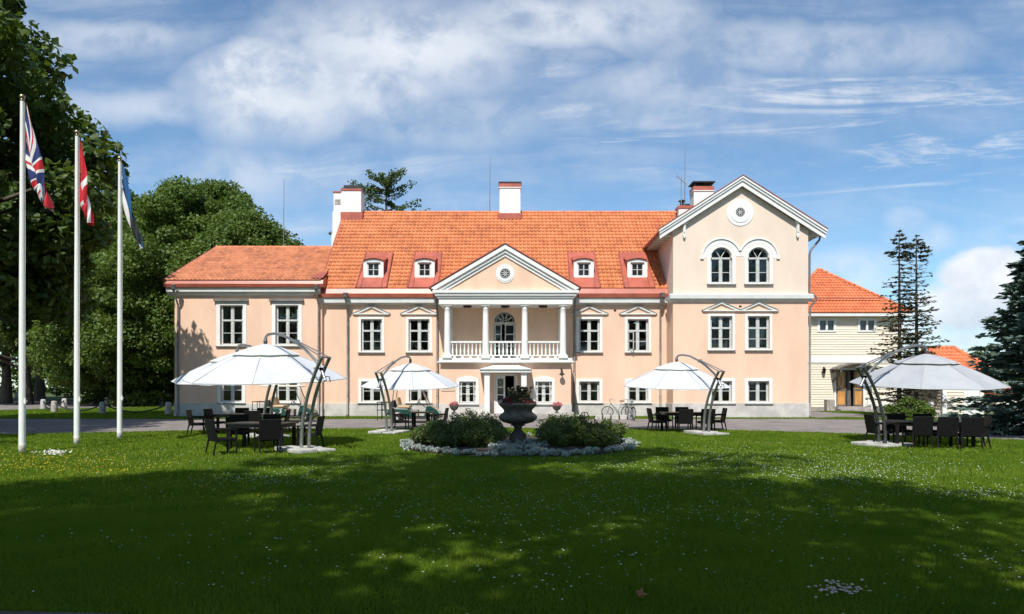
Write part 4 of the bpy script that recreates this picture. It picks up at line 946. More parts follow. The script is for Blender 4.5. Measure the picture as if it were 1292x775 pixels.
def rod(px, D, z0, z1, lab, name='lightning_rod', cat='antenna'):
    m = MB(); m.tube([(0, 0, 0), (0, 0, (z1 - z0) * .5), (.03, 0, z1 - z0)], [.03, .02, .012], 6); m.lathe([(.09, 0), (.09, .04), (.03, .08)], 8); o = m.build(name, M['pipe']); o.location = (at(px, D), D, z0); tag(o, lab, cat, 'rods on the roof ridges')
rod(618, 44.6, 13.2, zt(198, 44.6), 'thin whip rod standing on main ridge beside the central chimney')
rod(358, 45, 11.0, zt(226, 45), 'thin whip rod on the lower roof ridge in front of trees')
rod(864, 44.6, 13.2, zt(184, 44.6), 'tall thin whip rod behind the small twin flue chimney')
an = tag(empty('television_aerial', (at(858.5, 44.4), 44.2, 13.1)), 'tilted television aerial on a short mast by the wing roof', 'aerial')
m = MB(); m.tube([(0, 0, 0), (0, 0, 2.3)], .025, 6); m.build('mast', M['steel'], an)
m = MB(); m.tube([(-.3, 0, 2.3), (.35, 0, 1.75)], .02, 5)
for k in range(6):
    f = k / 5; x = -.28 + .6 * f; z = 2.28 - .5 * f; m.tube([(x - .02, -.3 + .1 * f, z), (x + .02, .3 - .1 * f, z + .02)], .012, 4)
m.tube([(.18, 0, 1.75), (.38, 0, 2.0)], .012, 4); m.tube([(.28, 0, 1.6), (.5, 0, 1.9)], .012, 4); m.build('antenna_boom', M['steel'], an)

# ================================================================== TIMBER ANNEX
def siding(mb, x0, x1, z0, z1, Y, ops, pitch=.18, axis='x', mi=0):
    z = z0
    while z < z1 - 1e-6:
        zz = min(z + pitch, z1); segs = [(x0, x1)]
        for a, b, c, d in ops:
            if c < zz - .01 and d > z + .01:
                ns = []
                for p, q in segs:
                    if b <= p or a >= q: ns.append((p, q)); continue
                    if a > p: ns.append((p, a))
                    if b < q: ns.append((b, q))
                segs = ns
        for p, q in segs:
            if axis == 'x': mb.add([(p, Y - .035, z), (q, Y - .035, z), (q, Y, zz), (p, Y, zz), (p, Y, z), (q, Y, z)], [(0, 1, 2, 3), (4, 5, 1, 0)], mi)
            else: mb.add([(Y + .035, p, z), (Y + .035, q, z), (Y, q, zz), (Y, p, zz), (Y, p, z), (Y, q, z)], [(0, 1, 2, 3), (4, 5, 1, 0)], mi)
        z = zz
annex = tag(empty('timber_house', (23.9, 49, 0)), 'two storey cream boarded house with hipped orange roof behind the wing', 'house'); annex.location = (0, 0, 0)
AY, AX0, AX1, AYB = 49.0, 19.3, 28.0, 57.5
aw = [22.58, 25.47]; ops = [(x - .55, x + .55, 5.8, 6.5) for x in aw]; dop = (23.25, 25.2, .35, 2.95)
m = MB(); siding(m, AX0, AX1, .3, 3.45, AY, [dop]); siding(m, AX0, AX1, 3.9, 7.0, AY, ops)
m.quad((AX0, AY, 0), (AX0, AYB, 0), (AX0, AYB, 7), (AX0, AY, 7)); siding(m, AY, AYB, .3, 7.0, AX1, [], axis='y'); m.quad((AX0, AYB, 0), (AX1, AYB, 0), (AX1, AYB, 7), (AX0, AYB, 7))
m.box(AX0, AX1 + .01, AY - .045, AY + .1, 3.45, 3.9)
m.build('wall', M['siding'], annex, recalc=False)
MB().box(AX0, AX1 + .05, AY - .07, AY - .046, 3.47, 3.88).box(AX1 - .18, AX1 + .05, AY - .06, AY - .036, .3, 3.46).box(AX1 - .18, AX1 + .05, AY - .06, AY - .036, 3.89, 7).build('band_board', M['white'], annex)
MB().box(AX0, AX1 + .04, AY - .03, AYB, 0, .298).build('plinth', M['step'], annex)
for x in aw:
    m = MB(); z0, z1 = 5.8, 6.5
    for a, b, c, d in ((x - .68, x - .5, z0 - .12, z1 + .14), (x + .5, x + .68, z0 - .12, z1 + .14), (x - .5, x + .5, z1, z1 + .14), (x - .5, x + .5, z0 - .12, z0), (x - .07, x + .07, z0, z1)): m.box(a, b, AY - .07, AY + .08, c, d)
    w = m.build('window', M['white'], annex); MB().quad((x - .5, AY + .02, z0), (x + .5, AY + .02, z0), (x + .5, AY + .02, z1), (x - .5, AY + .02, z1)).build('pane', M['black_glass'], w, recalc=False)
ax, ay, az = 23.9, 53.2, 10.85; ex0, ex1, ey0, ey1, ez = AX0 - .5, AX1 + .5, AY - .5, AYB + .5, 6.98
sl3 = []
for (o, u, W, half) in (((ex0, ey0, ez), (1, 0, 0), ex1 - ex0, (ax, ay)), ((ex1, ey0, ez), (0, 1, 0), ey1 - ey0, None)):
    if half: dv = np.array([0, ay - ey0, az - ez]); Ls = np.linalg.norm(dv); dv /= Ls; c_ = ax - ex0; sl3.append(dict(O=o, U=u, V=dv, W=W, L=Ls, inside=(lambda uu, vv, W=W, Ls=Ls, c_=c_: c_ * vv / Ls - .1 < uu < W - (W - c_) * vv / Ls + .1)))
    else: dv = np.array([ax - ex1, 0, az - ez]); Ls = np.linalg.norm(dv); dv /= Ls; c_ = ay - ey0; sl3.append(dict(O=o, U=u, V=dv, W=W, L=Ls, inside=(lambda uu, vv, W=W, Ls=Ls, c_=c_: c_ * vv / Ls - .1 < uu < W - (W - c_) * vv / Ls + .1)))
tiled_roof('roof', sl3, M['tile_new'], annex)
m = MB(); m.add([(ex0, ey0, ez - .02), (ex0, ey1, ez - .02), (ex1, ey1, ez - .02), (ex1, ey0, ez - .02), (ax, ay, az)], [(0, 1, 4), (1, 2, 4), (0, 3, 2, 1)]); m.build('roof_back', M['tile_new'], annex)
ridge(annex, [(ex1, ey0, ez + .1), (ax, ay, az + .08)], .12); ridge(annex, [(ex0, ey0, ez + .1), (ax, ay, az + .08)], .12)
MB().box(ex0, ex1, ey0 - .03, ey0 + .0, ez - .22, ez - .02).box(ex0, ex1, ey0, AY, ez - .1, ez - .03).build('fascia', M['trim'], annex)
sn = MB(); sn.box(20.5, 26.9, ey0 + 1.0, ey0 + 1.06, ez + 1.15, ez + 1.24); sn.build('snow_guard', M['red_dark'], annex)
# its double door and curved canopy
m = MB(); m.box(dop[0] - .12, dop[0], AY - .06, AY + .06, .3, 3.0); m.box(dop[1], dop[1] + .12, AY - .06, AY + .06, .3, 3.0); m.box(dop[0], dop[1], AY - .06, AY + .06, 2.95, 3.1); dd = m.build('double_door', M['white'], annex)
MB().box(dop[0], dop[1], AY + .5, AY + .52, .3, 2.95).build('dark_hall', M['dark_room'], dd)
def leaf(x0, x1, y, diamond):
    m = MB(); m.box(x0, x0 + .1, y, y + .06, .36, 2.93); m.box(x1 - .1, x1, y, y + .06, .36, 2.93)
    for a, b in ((.36, .46), (1.45, 1.6), (2.82, 2.93)): m.box(x0 + .1, x1 - .1, y, y + .06, a, b)
    l = m.build('door_leaf', M['door_grey'], dd); p_ = MB(); p_.box(x0 + .1, x1 - .1, y + .02, y + .04, .46, 1.45); p_.box(x0 + .1, x1 - .1, y + .02, y + .04, 1.6, 2.82); p_.build('panel', M['door_orange'], dd)
    if diamond:
        q = MB(); xc = (x0 + x1) / 2; pts = [(xc, 2.72), (x1 - .16, 2.2), (xc, 1.68), (x0 + .16, 2.2)]
        for i in range(4): a, b = pts[i], pts[(i + 1) % 4]; q.tube([(a[0], y + .005, a[1]), (b[0], y + .005, b[1])], .022, 5)
        q.build('diamond', M['petal_white'], dd)
leaf(23.25, 23.98, AY - .05, True); leaf(24.5, 25.2, AY - .05, True)
MB().box(24.12, 24.36, AY + .1, AY + .2, .36, 2.9).build('inner_leaf', M['door_grey'], dd)
m = MB(); n = 14; cx = 24.2; hw = 1.4
for (rise, ya, yb, th) in ((.38, 47.7, AY - .04, .07),):
    top = [(cx - hw + 2 * hw * i / n, 3.02 + rise * (1 - (2 * i / n - 1) ** 2)) for i in range(n + 1)]
    m.prism(top + [(x, z - th) for x, z in reversed(top)], ya, yb)
m.build('canopy', M['shingle'], annex)
m = MB(); m.box(cx - 1.2, cx - 1.08, 47.8, AY, 2.75, 2.95); m.box(cx + 1.08, cx + 1.2, 47.8, AY, 2.75, 2.95); m.prism([(47.9, 2.9), (AY - .03, 2.2), (AY - .03, 2.05), (47.8, 2.78)], cx - 1.2, cx - 1.1, axis='x'); m.prism([(47.9, 2.9), (AY - .03, 2.2), (AY - .03, 2.05), (47.8, 2.78)], cx + 1.1, cx + 1.2, axis='x'); m.build('canopy_bracket', M['door_grey'], annex)
MB().box(22.95, 25.5, 47.6, AY - .07, 0, .17).box(23.0, 25.4, 48.1, AY - .07, .172, .34).build('step', M['step'], annex)
for x, lab in ((at(1038, 49), 'small black lantern on cream boards on the manor side of the annex door'), (at(1099, 49), 'small black lantern on cream boards on the bench side of the annex door')):
    m = MB(); m.lathe([(.03, -.22), (.10, -.15), (.13, .08), (.15, .1), (.02, .24)], 8, (0, -.2, 0)); m.tube([(0, 0, .1), (0, -.1, .28), (0, -.2, .24)], .02, 5); o = m.build('wall_lantern', M['iron']); o.location = (x, AY - .03, 2.9); tag(o, lab, 'wall lamp', 'lanterns by the annex door')
def block(name, px, D, w, d, h, mat, lab, cat='stone block'):
    m = MB(); m.box(-w / 2, w / 2, -d / 2, d / 2, 0, h); o = m.build(name, mat, bevel=.025); o.location = (at(px, D), D, 0.004); tag(o, lab, cat); return o
block('stone_block', 1046.5, 47.5, .55, .5, .85, M['stone'], 'grey stone block beside the annex door step')
bn = tag(empty('garden_bench', (at(1116, 48), 48.2, 0)), 'white garden bench with crossed openwork back against the cream boards', 'bench')
m = MB(); m.box(-.95, .95, -.25, .25, .42, .47); m.build('seat', M['white'], bn)
m = MB(); m.box(-.95, .95, .26, .30, .92, 1.0); m.box(-.95, .95, .26, .30, .52, .58)
for k in range(5):
    x0, x1 = -.9 + k * .36, -.9 + (k + 1) * .36
    m.tube([(x0, .28, .58), (x1, .28, .92)], .022, 5); m.tube([(x1, .28, .58), (x0, .28, .92)], .022, 5)
m.build('backrest', M['white'], bn)
for sx in (-1, 1):
    for y in (-.2, .25): MB().box(sx * .9 - .04, sx * .9 + .04, y - .03, y + .03, 0, .42 if y < 0 else 1.0).build('leg', M['white'], bn)

# ================================================================== LOW OUTBUILDING
ob = tag(empty('low_outbuilding', (24, 38, 0)), 'low cream boarded outbuilding with red hipped roof and white door', 'outbuilding'); ob.location = (0, 0, 0)
OXm, OX1, OY, OYB = 23.75, 26.0, 37.6, 41.3
m = MB(); siding(m, OXm, OX1, .0, 2.6, OY, [(24.98, 25.75, 0, 2.15)])
z = .0
while z < 2.6: m.add([(OXm - .035, OYB, z), (OXm - .035, OY, z), (OXm, OY, z + .18), (OXm, OYB, z + .18), (OXm, OY, z), (OXm, OYB, z)], [(0, 1, 2, 3), (1, 0, 5, 4)]); z += .18
m.quad((OX1, OY, 0), (OX1, OYB, 0), (OX1, OYB, 2.6), (OX1, OY, 2.6)); m.quad((OXm, OYB, 0), (OX1, OYB, 0), (OX1, OYB, 2.6), (OXm, OYB, 2.6))
m.build('wall', M['siding'], ob, recalc=False)
MB().box(OXm - .06, OXm + .16, OY - .06, OY - .037, 0, 2.6).box(24.85, 24.98, OY - .06, OY + .05, 0, 2.28).box(25.75, 25.88, OY - .06, OY + .05, 0, 2.28).box(24.98, 25.75, OY - .06, OY + .05, 2.15, 2.28).build('trim_board', M['white'], ob)
m = MB(); m.box(24.98, 25.75, OY - .01, OY + .04, 0, 2.15); m.box(25.08, 25.65, OY - .03, OY - .012, 1.15, 1.95); m.box(25.08, 25.65, OY - .03, OY - .012, .2, .95); d_ = m.build('door', M['white'], ob); MB().box(25.64, 25.70, OY - .07, OY - .03, .98, 1.12).build('handle', M['iron'], d_)
MB().box(22.9, OXm - .04, 37.75, 41.2, 0, .45).build('porch_base', M['pale_stone'], ob, bevel=.03)
oe, oz0, oz1, oyr = .42, 2.5, 3.95, 39.5
xl, xr, hx, hl = OXm - .75, OX1 + .45, at(1203, oyr), 23.75
dv = np.array([0, oyr - OY + oe, oz1 - oz0]); Ls = np.linalg.norm(dv); dv /= Ls; W4 = xr - xl
sl4 = [dict(O=(xl, OY - oe, oz0), U=(1, 0, 0), V=dv, W=W4, L=Ls, inside=lambda uu, vv: (hl - xl) * vv / Ls - .1 < uu < W4 - (xr - hx) * vv / Ls + .1)]
tiled_roof('roof', sl4, M['tile_new'], ob)
yb_ = 2 * oyr - OY + oe
m = MB(); m.add([(xl, OY - oe, oz0 - .02), (xr, OY - oe, oz0 - .02), (xr, yb_, oz0 - .02), (xl, yb_, oz0 - .02), (hl, oyr, oz1 - .03), (hx, oyr, oz1 - .03)], [(3, 2, 5, 4), (0, 4, 5, 1), (0, 3, 4), (0, 1, 2, 3), (1, 5, 2)]); m.build('roof_back', M['tile_new'], ob)
ridge(ob, [(xl, OY - oe, oz0 + .1), (hl, oyr, oz1 + .05), (hx, oyr, oz1 + .07), (xr, OY - oe, oz0 + .1)], .12)
m = MB(); m.box(-.2, .2, -.15, .15, 0, .5); o = m.build('planter_box', M['white'], bevel=.02); o.location = (23.2, 38.0, .45); tag(o, 'small white planter box on the stone terrace of the outbuilding', 'planter')
sh = tag(empty('red_roofed_shed', (33.6, 46, 0)), 'small shed with red roof half hidden behind the blue spruce', 'shed')
MB().box(-1.6, 1.6, -1, 1, 0, 1.25).build('wall', M['siding'], sh)
m = MB(); m.prism([(-1.3, 1.25), (1.3, 1.25), (0, 1.9)], -1.9, 1.9, axis='x'); m.build('roof', M['tile_new'], sh)

# ================================================================== TREES
def leaf_cloud(C, rad, n_per, size, rg, flat=.7, up=.5, droop=0.0):
    C = np.asarray(C, float); rad = np.broadcast_to(np.asarray(rad, float), (len(C),)); n = len(C) * n_per
    d = rg.normal(size=(n, 3)); d /= np.linalg.norm(d, axis=1)[:, None]; r = rg.uniform(.35, 1.0, n) ** .6
    off = d * r[:, None] * np.repeat(rad, n_per)[:, None]; off[:, 2] *= flat
    P = np.repeat(C, n_per, 0) + off
    N = rg.normal(size=(n, 3)) * .75 + d * .55 + np.array([0, 0, up]); N /= np.linalg.norm(N, axis=1)[:, None]
    A = np.cross(N, rg.normal(size=(n, 3))); A /= np.linalg.norm(A, axis=1)[:, None] + 1e-9; B = np.cross(N, A)
    s = size * rg.uniform(.6, 1.25, n); A *= s[:, None] * .5; B *= s[:, None] * .36
    V = np.stack([P - A, P + B + A * .1 - N * (s * .06)[:, None], P + A, P - B + A * .1 - N * (s * .06)[:, None]], 1)
    return V.reshape(-1, 3), np.arange(4 * n).reshape(n, 4)

def crown_points(n, Rx, z0, z1, rg, shape=1.0, shell=.7, lump=.22, low=.55):
    out = []; ph = rg.uniform(0, 6.28, 8)
    while len(out) < n:
        th = rg.uniform(0, 2 * np.pi); t = rg.uniform(0, 1)
        prof = max(0.05, math.sin(math.pi * min(1, (t * (1 - low * .35) + low * .35)) ** shape)) ** .62
        lm = 1 + lump * (math.sin(3 * th + ph[0] + 4 * t) * .6 + math.sin(5 * th + ph[1] - 7 * t) * .4 + math.sin(9 * t + ph[2] + 2 * th) * .5)
        rr = Rx * prof * lm * (rg.uniform(.72, 1.0) if rg.random() < shell else rg.uniform(.1, .75))
        out.append((rr * math.cos(th), rr * math.sin(th), z0 + (z1 - z0) * t))
    return np.array(out)

def trunk_mesh(name, h, r, C, parent, rg, limbs=14, mat=None, fork=.45):
    m = MB(); pts = [Vector((math.sin(i * .9) * r * .35, math.cos(i * 1.3) * r * .3, h * i / 8)) for i in range(9)]
    m.tube(pts, [r * (1.35 if i == 0 else 1) * (1 - .85 * i / 8) + .02 for i in range(9)], 10)
    for k in rg.choice(len(C), min(limbs, len(C)), replace=False):
        e = Vector(C[k]); f = min(.9, max(.15, (e.z / h) * rg.uniform(.5, .8))); s = Vector((0, 0, h * f)); mid = s.lerp(e, .5) + Vector((0, 0, -.08 * (e - s).length)); rr = r * (1 - f) * .42 + .02
        m.tube([s, s.lerp(mid, .6), mid.lerp(e, .3), e], [rr, rr * .75, rr * .55, rr * .2], 6)
    return m.build(name, mat or M['bark'], parent, recalc=False)

def broad_tree(name, label, cat, x, y, h, Rx, z0, seed, nc, npc, ls, mat, group=None, clump=1.1, r=.35, shape=1.0, shell=.7, lump=.22, limbs=14, flat=.7, low=.55):
    rg = np.random.default_rng(seed); t = tag(empty(name, (x, y, 0)), label, cat, group)
    C = crown_points(nc, Rx, z0, h - clump * .5, rg, shape, shell, lump, low)
    V, Fc = leaf_cloud(C, rg.uniform(.65, 1.3, nc) * clump, npc, ls, rg, flat)
    np_mesh('crown', V, Fc, mat, t); trunk_mesh('trunk', h * .88, r, C, t, rg, limbs)
    return t
def reuse(src, x, y, s, rz, label, group=None, sz=None):
    c = copy_tree(src); c.location = (x, y, 0); c.scale = (s, s, sz or s); c.rotation_euler = (0, 0, rz); c['label'] = label
    if group: c['group'] = group
    return c

# great maple beside the flagpoles (trunk out of the picture)
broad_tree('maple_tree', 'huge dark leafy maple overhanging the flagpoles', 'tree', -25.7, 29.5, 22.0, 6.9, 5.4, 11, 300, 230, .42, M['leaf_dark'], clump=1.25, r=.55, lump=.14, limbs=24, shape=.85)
# sunlit park trees beside the house
G1 = 'leafy trees beside the lower block'
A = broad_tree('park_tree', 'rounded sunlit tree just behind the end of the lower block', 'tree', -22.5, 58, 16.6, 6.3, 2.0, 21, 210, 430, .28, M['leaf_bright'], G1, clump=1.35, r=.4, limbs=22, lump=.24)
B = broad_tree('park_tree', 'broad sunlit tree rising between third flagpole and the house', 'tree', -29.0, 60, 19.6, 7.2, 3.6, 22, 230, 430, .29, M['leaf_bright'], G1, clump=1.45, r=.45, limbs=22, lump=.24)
reuse(A, -36.5, 63, 1.12, 2.1, 'bushy green tree seen between second and third flagpoles', G1)
reuse(B, -31, 72, 1.08, 1.1, 'taller tree peeping above the sunlit trees beside the house', G1, 1.18)
# darker wood behind
G2 = 'tall trees of the park wood'
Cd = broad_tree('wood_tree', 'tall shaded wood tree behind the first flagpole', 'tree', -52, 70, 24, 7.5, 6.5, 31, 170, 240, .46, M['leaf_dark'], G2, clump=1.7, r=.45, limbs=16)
labs = ['tall shaded wood tree behind the second flagpole', 'shaded wood tree at the bend of the far drive', 'wood tree deep behind the chained grass island', 'wood tree standing beyond the far drive edge', 'wood tree at the picture edge beyond the road', 'wood tree farthest back beyond the park drive', 'wood tree behind the rounded sunlit tree', 'dark wood tree between maple and sunlit trees']
for (x, y, s, rz), l in zip(((-45, 78, 1.0, 1.2), (-58, 84, 1.1, 2.6), (-41, 88, 1.0, 3.9), (-66, 78, 1.0, 5.0), (-75, 92, 1.15, .7), (-52, 104, 1.2, 2.0), (-32, 90, .95, 4.4), (-47, 66, .9, 5.6)), labs): reuse(Cd, x, y, s, rz, l, G2)
tag(broad_tree('leafy_bush', 'bright green bush at the edge of the far drive', 'bush', at(125, 66), 66, 2.4, 1.9, .1, 41, 40, 130, .24, M['leaf_bright'], clump=.6, r=.06, limbs=6, low=1.2))
tag(broad_tree('leafy_bush', 'dark bush under the trees beside the house end', 'bush', at(190, 62), 62, 3.6, 3.4, .1, 42, 70, 130, .3, M['leaf_dark'], clump=.8, r=.08, limbs=6, low=1.2))
tag(broad_tree('leafy_bush', 'low green bush under the annex spruces', 'bush', at(1147, 37), 36.8, 1.15, 1.1, .05, 43, 26, 120, .16, M['leaf_bright'], clump=.36, r=.04, limbs=4, low=1.2))

# far-off tree line
rg = np.random.default_rng(77)
Cc = []
for X in np.arange(-260, 300, 2.4):
    y = 175 + 12 * math.sin(X * .05) + rg.uniform(-6, 6); hh_ = (9.5 if X > -35 else 22) + 2.5 * math.sin(X * .11) + rg.uniform(-1.5, 1.5)
    for k in range(4 if X > -35 else 7): Cc.append((X + rg.uniform(-1.5, 1.5), y + rg.uniform(-2, 2), hh_ * (k + .6) / (4 if X > -35 else 7)))
V, Fc = leaf_cloud(Cc, rg.uniform(1.6, 2.8, len(Cc)), 70, 1.1, rg, .85)
tag(np_mesh('treeline', V, Fc, M['leaf_dark']), 'dark distant wood along the horizon behind the outbuilding', 'wood', kind='stuff')

Cc = []
for X in np.arange(-140, -24, 1.6):
    y = 112 + 5 * math.sin(X * .2) + rg.uniform(-4, 4)
    for k in range(3): Cc.append((X + rg.uniform(-1, 1), y, rg.uniform(.5, 7.5)))
V, Fc = leaf_cloud(Cc, rg.uniform(1.0, 1.9, len(Cc)), 110, .55, rg, .85)
tag(np_mesh('undergrowth', V, Fc, M['leaf_dark']), 'dark undergrowth filling the wood behind the tall trunks', 'undergrowth', kind='stuff')

# larch behind the roof
def larch(x, y, h, label, seed):
    rg = np.random.default_rng(seed); t = tag(empty('larch_tree', (x, y, 0)), label, 'tree'); m = MB(); m.tube([(0, 0, 0), (.1, 0, h * .5), (0, 0, h)], [.4, .25, .04], 8); C = []
    for k in range(54):
        z = h * rg.uniform(.6, 1.0); L_ = (4.2 * (1.15 - z / h) / .5 + .9) * rg.uniform(.6, 1.1); a = rg.uniform(0, 6.28); e = Vector((math.cos(a) * L_, math.sin(a) * L_, z + L_ * rg.uniform(.05, .55)))
        m.tube([(0, 0, z), (e.x * .5, e.y * .5, z + (e.z - z) * .3), e], [.06, .04, .012], 5)
        for f in np.linspace(.25, 1.05, 7): C.append((e.x * f, e.y * f, z + (e.z - z) * f * f - .1))
    m.build('trunk', M['bark'], t, recalc=False); V, Fc = leaf_cloud(C, rg.uniform(.22, .5, len(C)), 26, .20, rg, .6); np_mesh('crown', V, Fc, M['larch'], t)
larch(at(487, 60), 60, zt(222, 60), 'wispy larch top showing above the roof ridge by the left chimney'.replace('left', 'white'), 51)

# spruces
def spruce(name, label, x, y, h, Rb, seed, mat, whorls, per, dens, ls, droop, z0, sparse=None, group=None, r=.2):
    rg = np.random.default_rng(seed); t = tag(empty(name, (x, y, 0)), label, 'tree', group); m = MB(); m.tube([(0, 0, 0), (.03, .02, h * .5), (0, 0, h)], [r, r * .6, .02], 8); Vs = []; Fs = []; b = 0
    P = []; Dr = []
    for k in range(whorls):
        f = k / (whorls - 1); z = z0 + (h - z0 - .1) * f ** .92; Lb = Rb * (1 - f) ** .85 + .12 + (0 if sparse is None else .38 * max(0, 1 - abs(f - .90) / .09))
        for j in range(per):
            if rg.random() < .08: continue
            a = rg.uniform(0, 6.28); L_ = Lb * rg.uniform(.7, 1.12); dx, dy = math.cos(a), math.sin(a); dr = droop * (1 - f) ** .5
            q = [Vector((0, 0, z)), Vector((dx * L_ * .5, dy * L_ * .5, z - dr * L_ * .32 + .02)), Vector((dx * L_, dy * L_, z - dr * L_ * .42 + .12 * L_ * (1 - dr)))]
            m.tube(q, [.014 + .035 * (1 - f) * (r / .2), .012 + .014 * (1 - f), .006], 5)
            keep = 1.0 if sparse is None else sparse(f)
            nn = max(2, int(dens * L_))
            for i in range(nn):
                if rg.random() > keep: continue
                u = rg.uniform(.12 if sparse is None else .3, 1.03); base = q[0].lerp(q[1], u * 2) if u < .5 else q[1].lerp(q[2], u * 2 - 1)
                side = rg.normal(0, .17) * L_ * min(1, 1.25 - u); P.append((base.x - dy * side, base.y + dx * side, base.z + rg.normal(0, .045) - abs(side) * .18)); Dr.append((dx * .8 - dy * np.sign(side) * .55, dy * .8 + dx * np.sign(side) * .55, rg.normal(-.05, .22)))
    m.build('trunk', M['bark'], t, recalc=False)
    P = np.array(P); Dr = np.array(Dr); Dr /= np.linalg.norm(Dr, axis=1)[:, None]; n = len(P)
    for rep in range(2):
        S = np.cross(Dr, rg.normal(size=(n, 3)) * (.55 if rep == 0 else 1) + np.array([0, 0, 1])); S /= np.linalg.norm(S, axis=1)[:, None]; s = ls * rg.uniform(.6, 1.3, n)[:, None]
        V = np.stack([P - Dr * s * .5, P - Dr * s * .1 + S * s * .22, P + Dr * s * .55, P - Dr * s * .1 - S * s * .22], 1); Vs.append(V.reshape(-1, 3)); Fs.append(np.arange(4 * n).reshape(n, 4) + b); b += 4 * n
    np_mesh('crown', np.concatenate(Vs), np.concatenate(Fs), mat, t); return t
spruce('blue_spruce', 'dense blue green spruce beside the long dining table', 19.9, 25.2, 8.6, 3.1, 61, M['blue_needle'], 34, 14, 34, .27, .55, .25, r=.2)
tsp = lambda f: .95 if f > .83 else (.16 if f > .72 else .34)
spruce('thin_spruce', 'taller sparse half dead spruce nearer the annex door', at(1134.5, 38.4), 38.4, zt(290, 38.4), 1.7, 62, M['dry_needle'], 38, 6, 30, .18, .35, 1.2, tsp, 'pair of sparse spruces before the annex', r=.14)
spruce('thin_spruce', 'sparse spruce with bushier lower limbs on the outbuilding side', at(1156, 38.0), 38.0, zt(296, 38.0), 1.9, 63, M['dry_needle'], 38, 6, 30, .18, .2, 1.0, lambda f: .92 if f > .83 else (.2 if f > .6 else .45), 'pair of sparse spruces before the annex', r=.14)

# tall trees behind the viewer that shade the lawn
G3 = 'tall trees shading the front lawn'
S0 = broad_tree('shade_tree', 'tall leafy tree shading the near lawn', 'tree', -9, -4.5, 22, 5.6, 6.5, 71, 84, 215, .33, M['leaf'], G3, clump=1.22, r=.4, limbs=16, lump=.3)
for x, y, s, rz, sz in ((-3.8, -2.2, 1.0, 1.3, 1.34), (0.6, -4.4, .98, 5.6, 1.0), (11.2, -5.6, .8, .9, .9), (-18, -3.5, .9, 4.1, .9), (16.2, 3.2, .86, .6, .86), (20.2, 12.4, .98, 5.2, .97), (-24.8, 20.5, .98, 3.3, .84), (-23.5, 15.5, 1.0, 2.2, 1.0)):
    reuse(S0, x, y, s, rz, 'tall leafy tree shading the near lawn', G3, sz)

# ================================================================== FLAGPOLES AND FLAGS
UJ = [M['f_navy'], M['f_white'], M['f_red']]
def uj(u, v):
    x = u * 2; y = v; dx, dy = x - 1, y - .5
    if abs(dx) < .10 or abs(dy) < .10: return 2
    if abs(dx) < .167 or abs(dy) < .167: return 1
    d1 = abs(dy - dx * .5) / 1.118; d2 = abs(dy + dx * .5) / 1.118
    s1 = (dy - dx * .5); s2 = (dy + dx * .5)
    if d1 < .034 and ((dx > 0 and s1 < .012) or (dx < 0 and s1 > -.012)): return 2
    if d2 < .034 and ((dx > 0 and s2 < .012) or (dx < 0 and s2 > -.012)): return 2
    if d1 < .1 or d2 < .1: return 1
    return 0
def dk(u, v): return 1 if (abs(u - .40) < .055 or abs(v - .5) < .075) else 0
def ee(u, v): return 0 if v < .333 else (1 if v < .667 else 2)
def flag(name, label, x, y, ztop, hoist, ex, ez, mats, fn, ph, fold):
    nu, nv = 110, 60; U_, V_ = np.meshgrid(np.linspace(0, 1, nu + 1), np.linspace(0, 1, nv + 1), indexing='ij')
    e = U_ ** .85
    X_ = e * ex * (1 - .35 * V_ * (1 - U_)) + .03 * np.sin(9 * V_ + ph + 3 * U_) * U_ + .10
    Z_ = -(1 - e) * hoist * V_ - e * (ez + .25 * V_ * hoist * .3) - .12 * np.sin(math.pi * U_) * (1 - V_)
    Y_ = fold * (np.sin(V_ * 10 + U_ * 5 + ph) * (.25 + U_) + .5 * np.sin(V_ * 23 - U_ * 9 + ph) * U_)
    X_ = X_ - fold * .9 * (np.cos(V_ * 10 + U_ * 5 + ph)) * np.minimum(1, 3 * U_) * (1 - .3 * U_)
    P = np.stack([X_, Y_, Z_], -1).reshape(-1, 3)
    I = np.arange(nu)[:, None] * (nv + 1) + np.arange(nv)[None]; Fc = np.stack([I, I + nv + 1, I + nv + 2, I + 1], -1).reshape(-1, 4)
    uc = (np.arange(nu) + .5) / nu; vc = (np.arange(nv) + .5) / nv
    mi = np.array([[fn(a, b) for b in vc] for a in uc]).ravel()
    o = np_mesh(name, P, Fc, mats, mi=mi, smooth=True); o.location = (x, y, ztop); tag(o, label, 'flag', 'flags on the three poles'); return o
for (px, py, top, lab) in ((28, 572.5, 120, 'white flagpole flying the red, white and navy flag'), (97, 562, 165, 'white flagpole flying the red flag with white cross'), (151, 554.5, 198, 'white flagpole flying the blue, black and white flag')):
    x, D = px_ground(px, py); h = zt(top, D); fp = tag(empty('flagpole', (x, D, 0)), lab, 'flagpole', 'row of white flagpoles')
    m = MB(); m.tube([(0, 0, 0), (0, 0, h * .5), (0, 0, h - .12)], [.082, .068, .045], 14); m.build('pole', M['pole_white'], fp)
    m = MB(); m.sphere((0, 0, h - .05), .075, 12); m.lathe([(.05, 0), (.05, .06)], 10, (0, 0, h - .16)); m.build('finial', M['gold'], fp)
    m = MB(); m.tube([(.09, -.04, 1.35), (.10, -.02, h * .6), (.07, 0, h - .2)], .006, 4); m.build('halyard', M['petal_white'], fp)
    m = MB(); m.box(.06, .12, -.03, .03, 1.34, 1.40); m.tube([(.1, -.03, 1.30), (.1, -.03, 1.45)], .02, 6); m.build('cleat', M['pole_white'], fp)
    m = MB(); m.lathe([(.0865, 0), (.0865, .26), (.083, .27)], 14); m.build('base_sleeve', M['pole_dirty'], fp)
x, D = px_ground(28, 572.5); flag('union_flag', 'red, white and navy crossed flag hanging limp on nearest pole', x, D, zt(128, D), 1.55, .62, 2.75, UJ, uj, .6, .11)
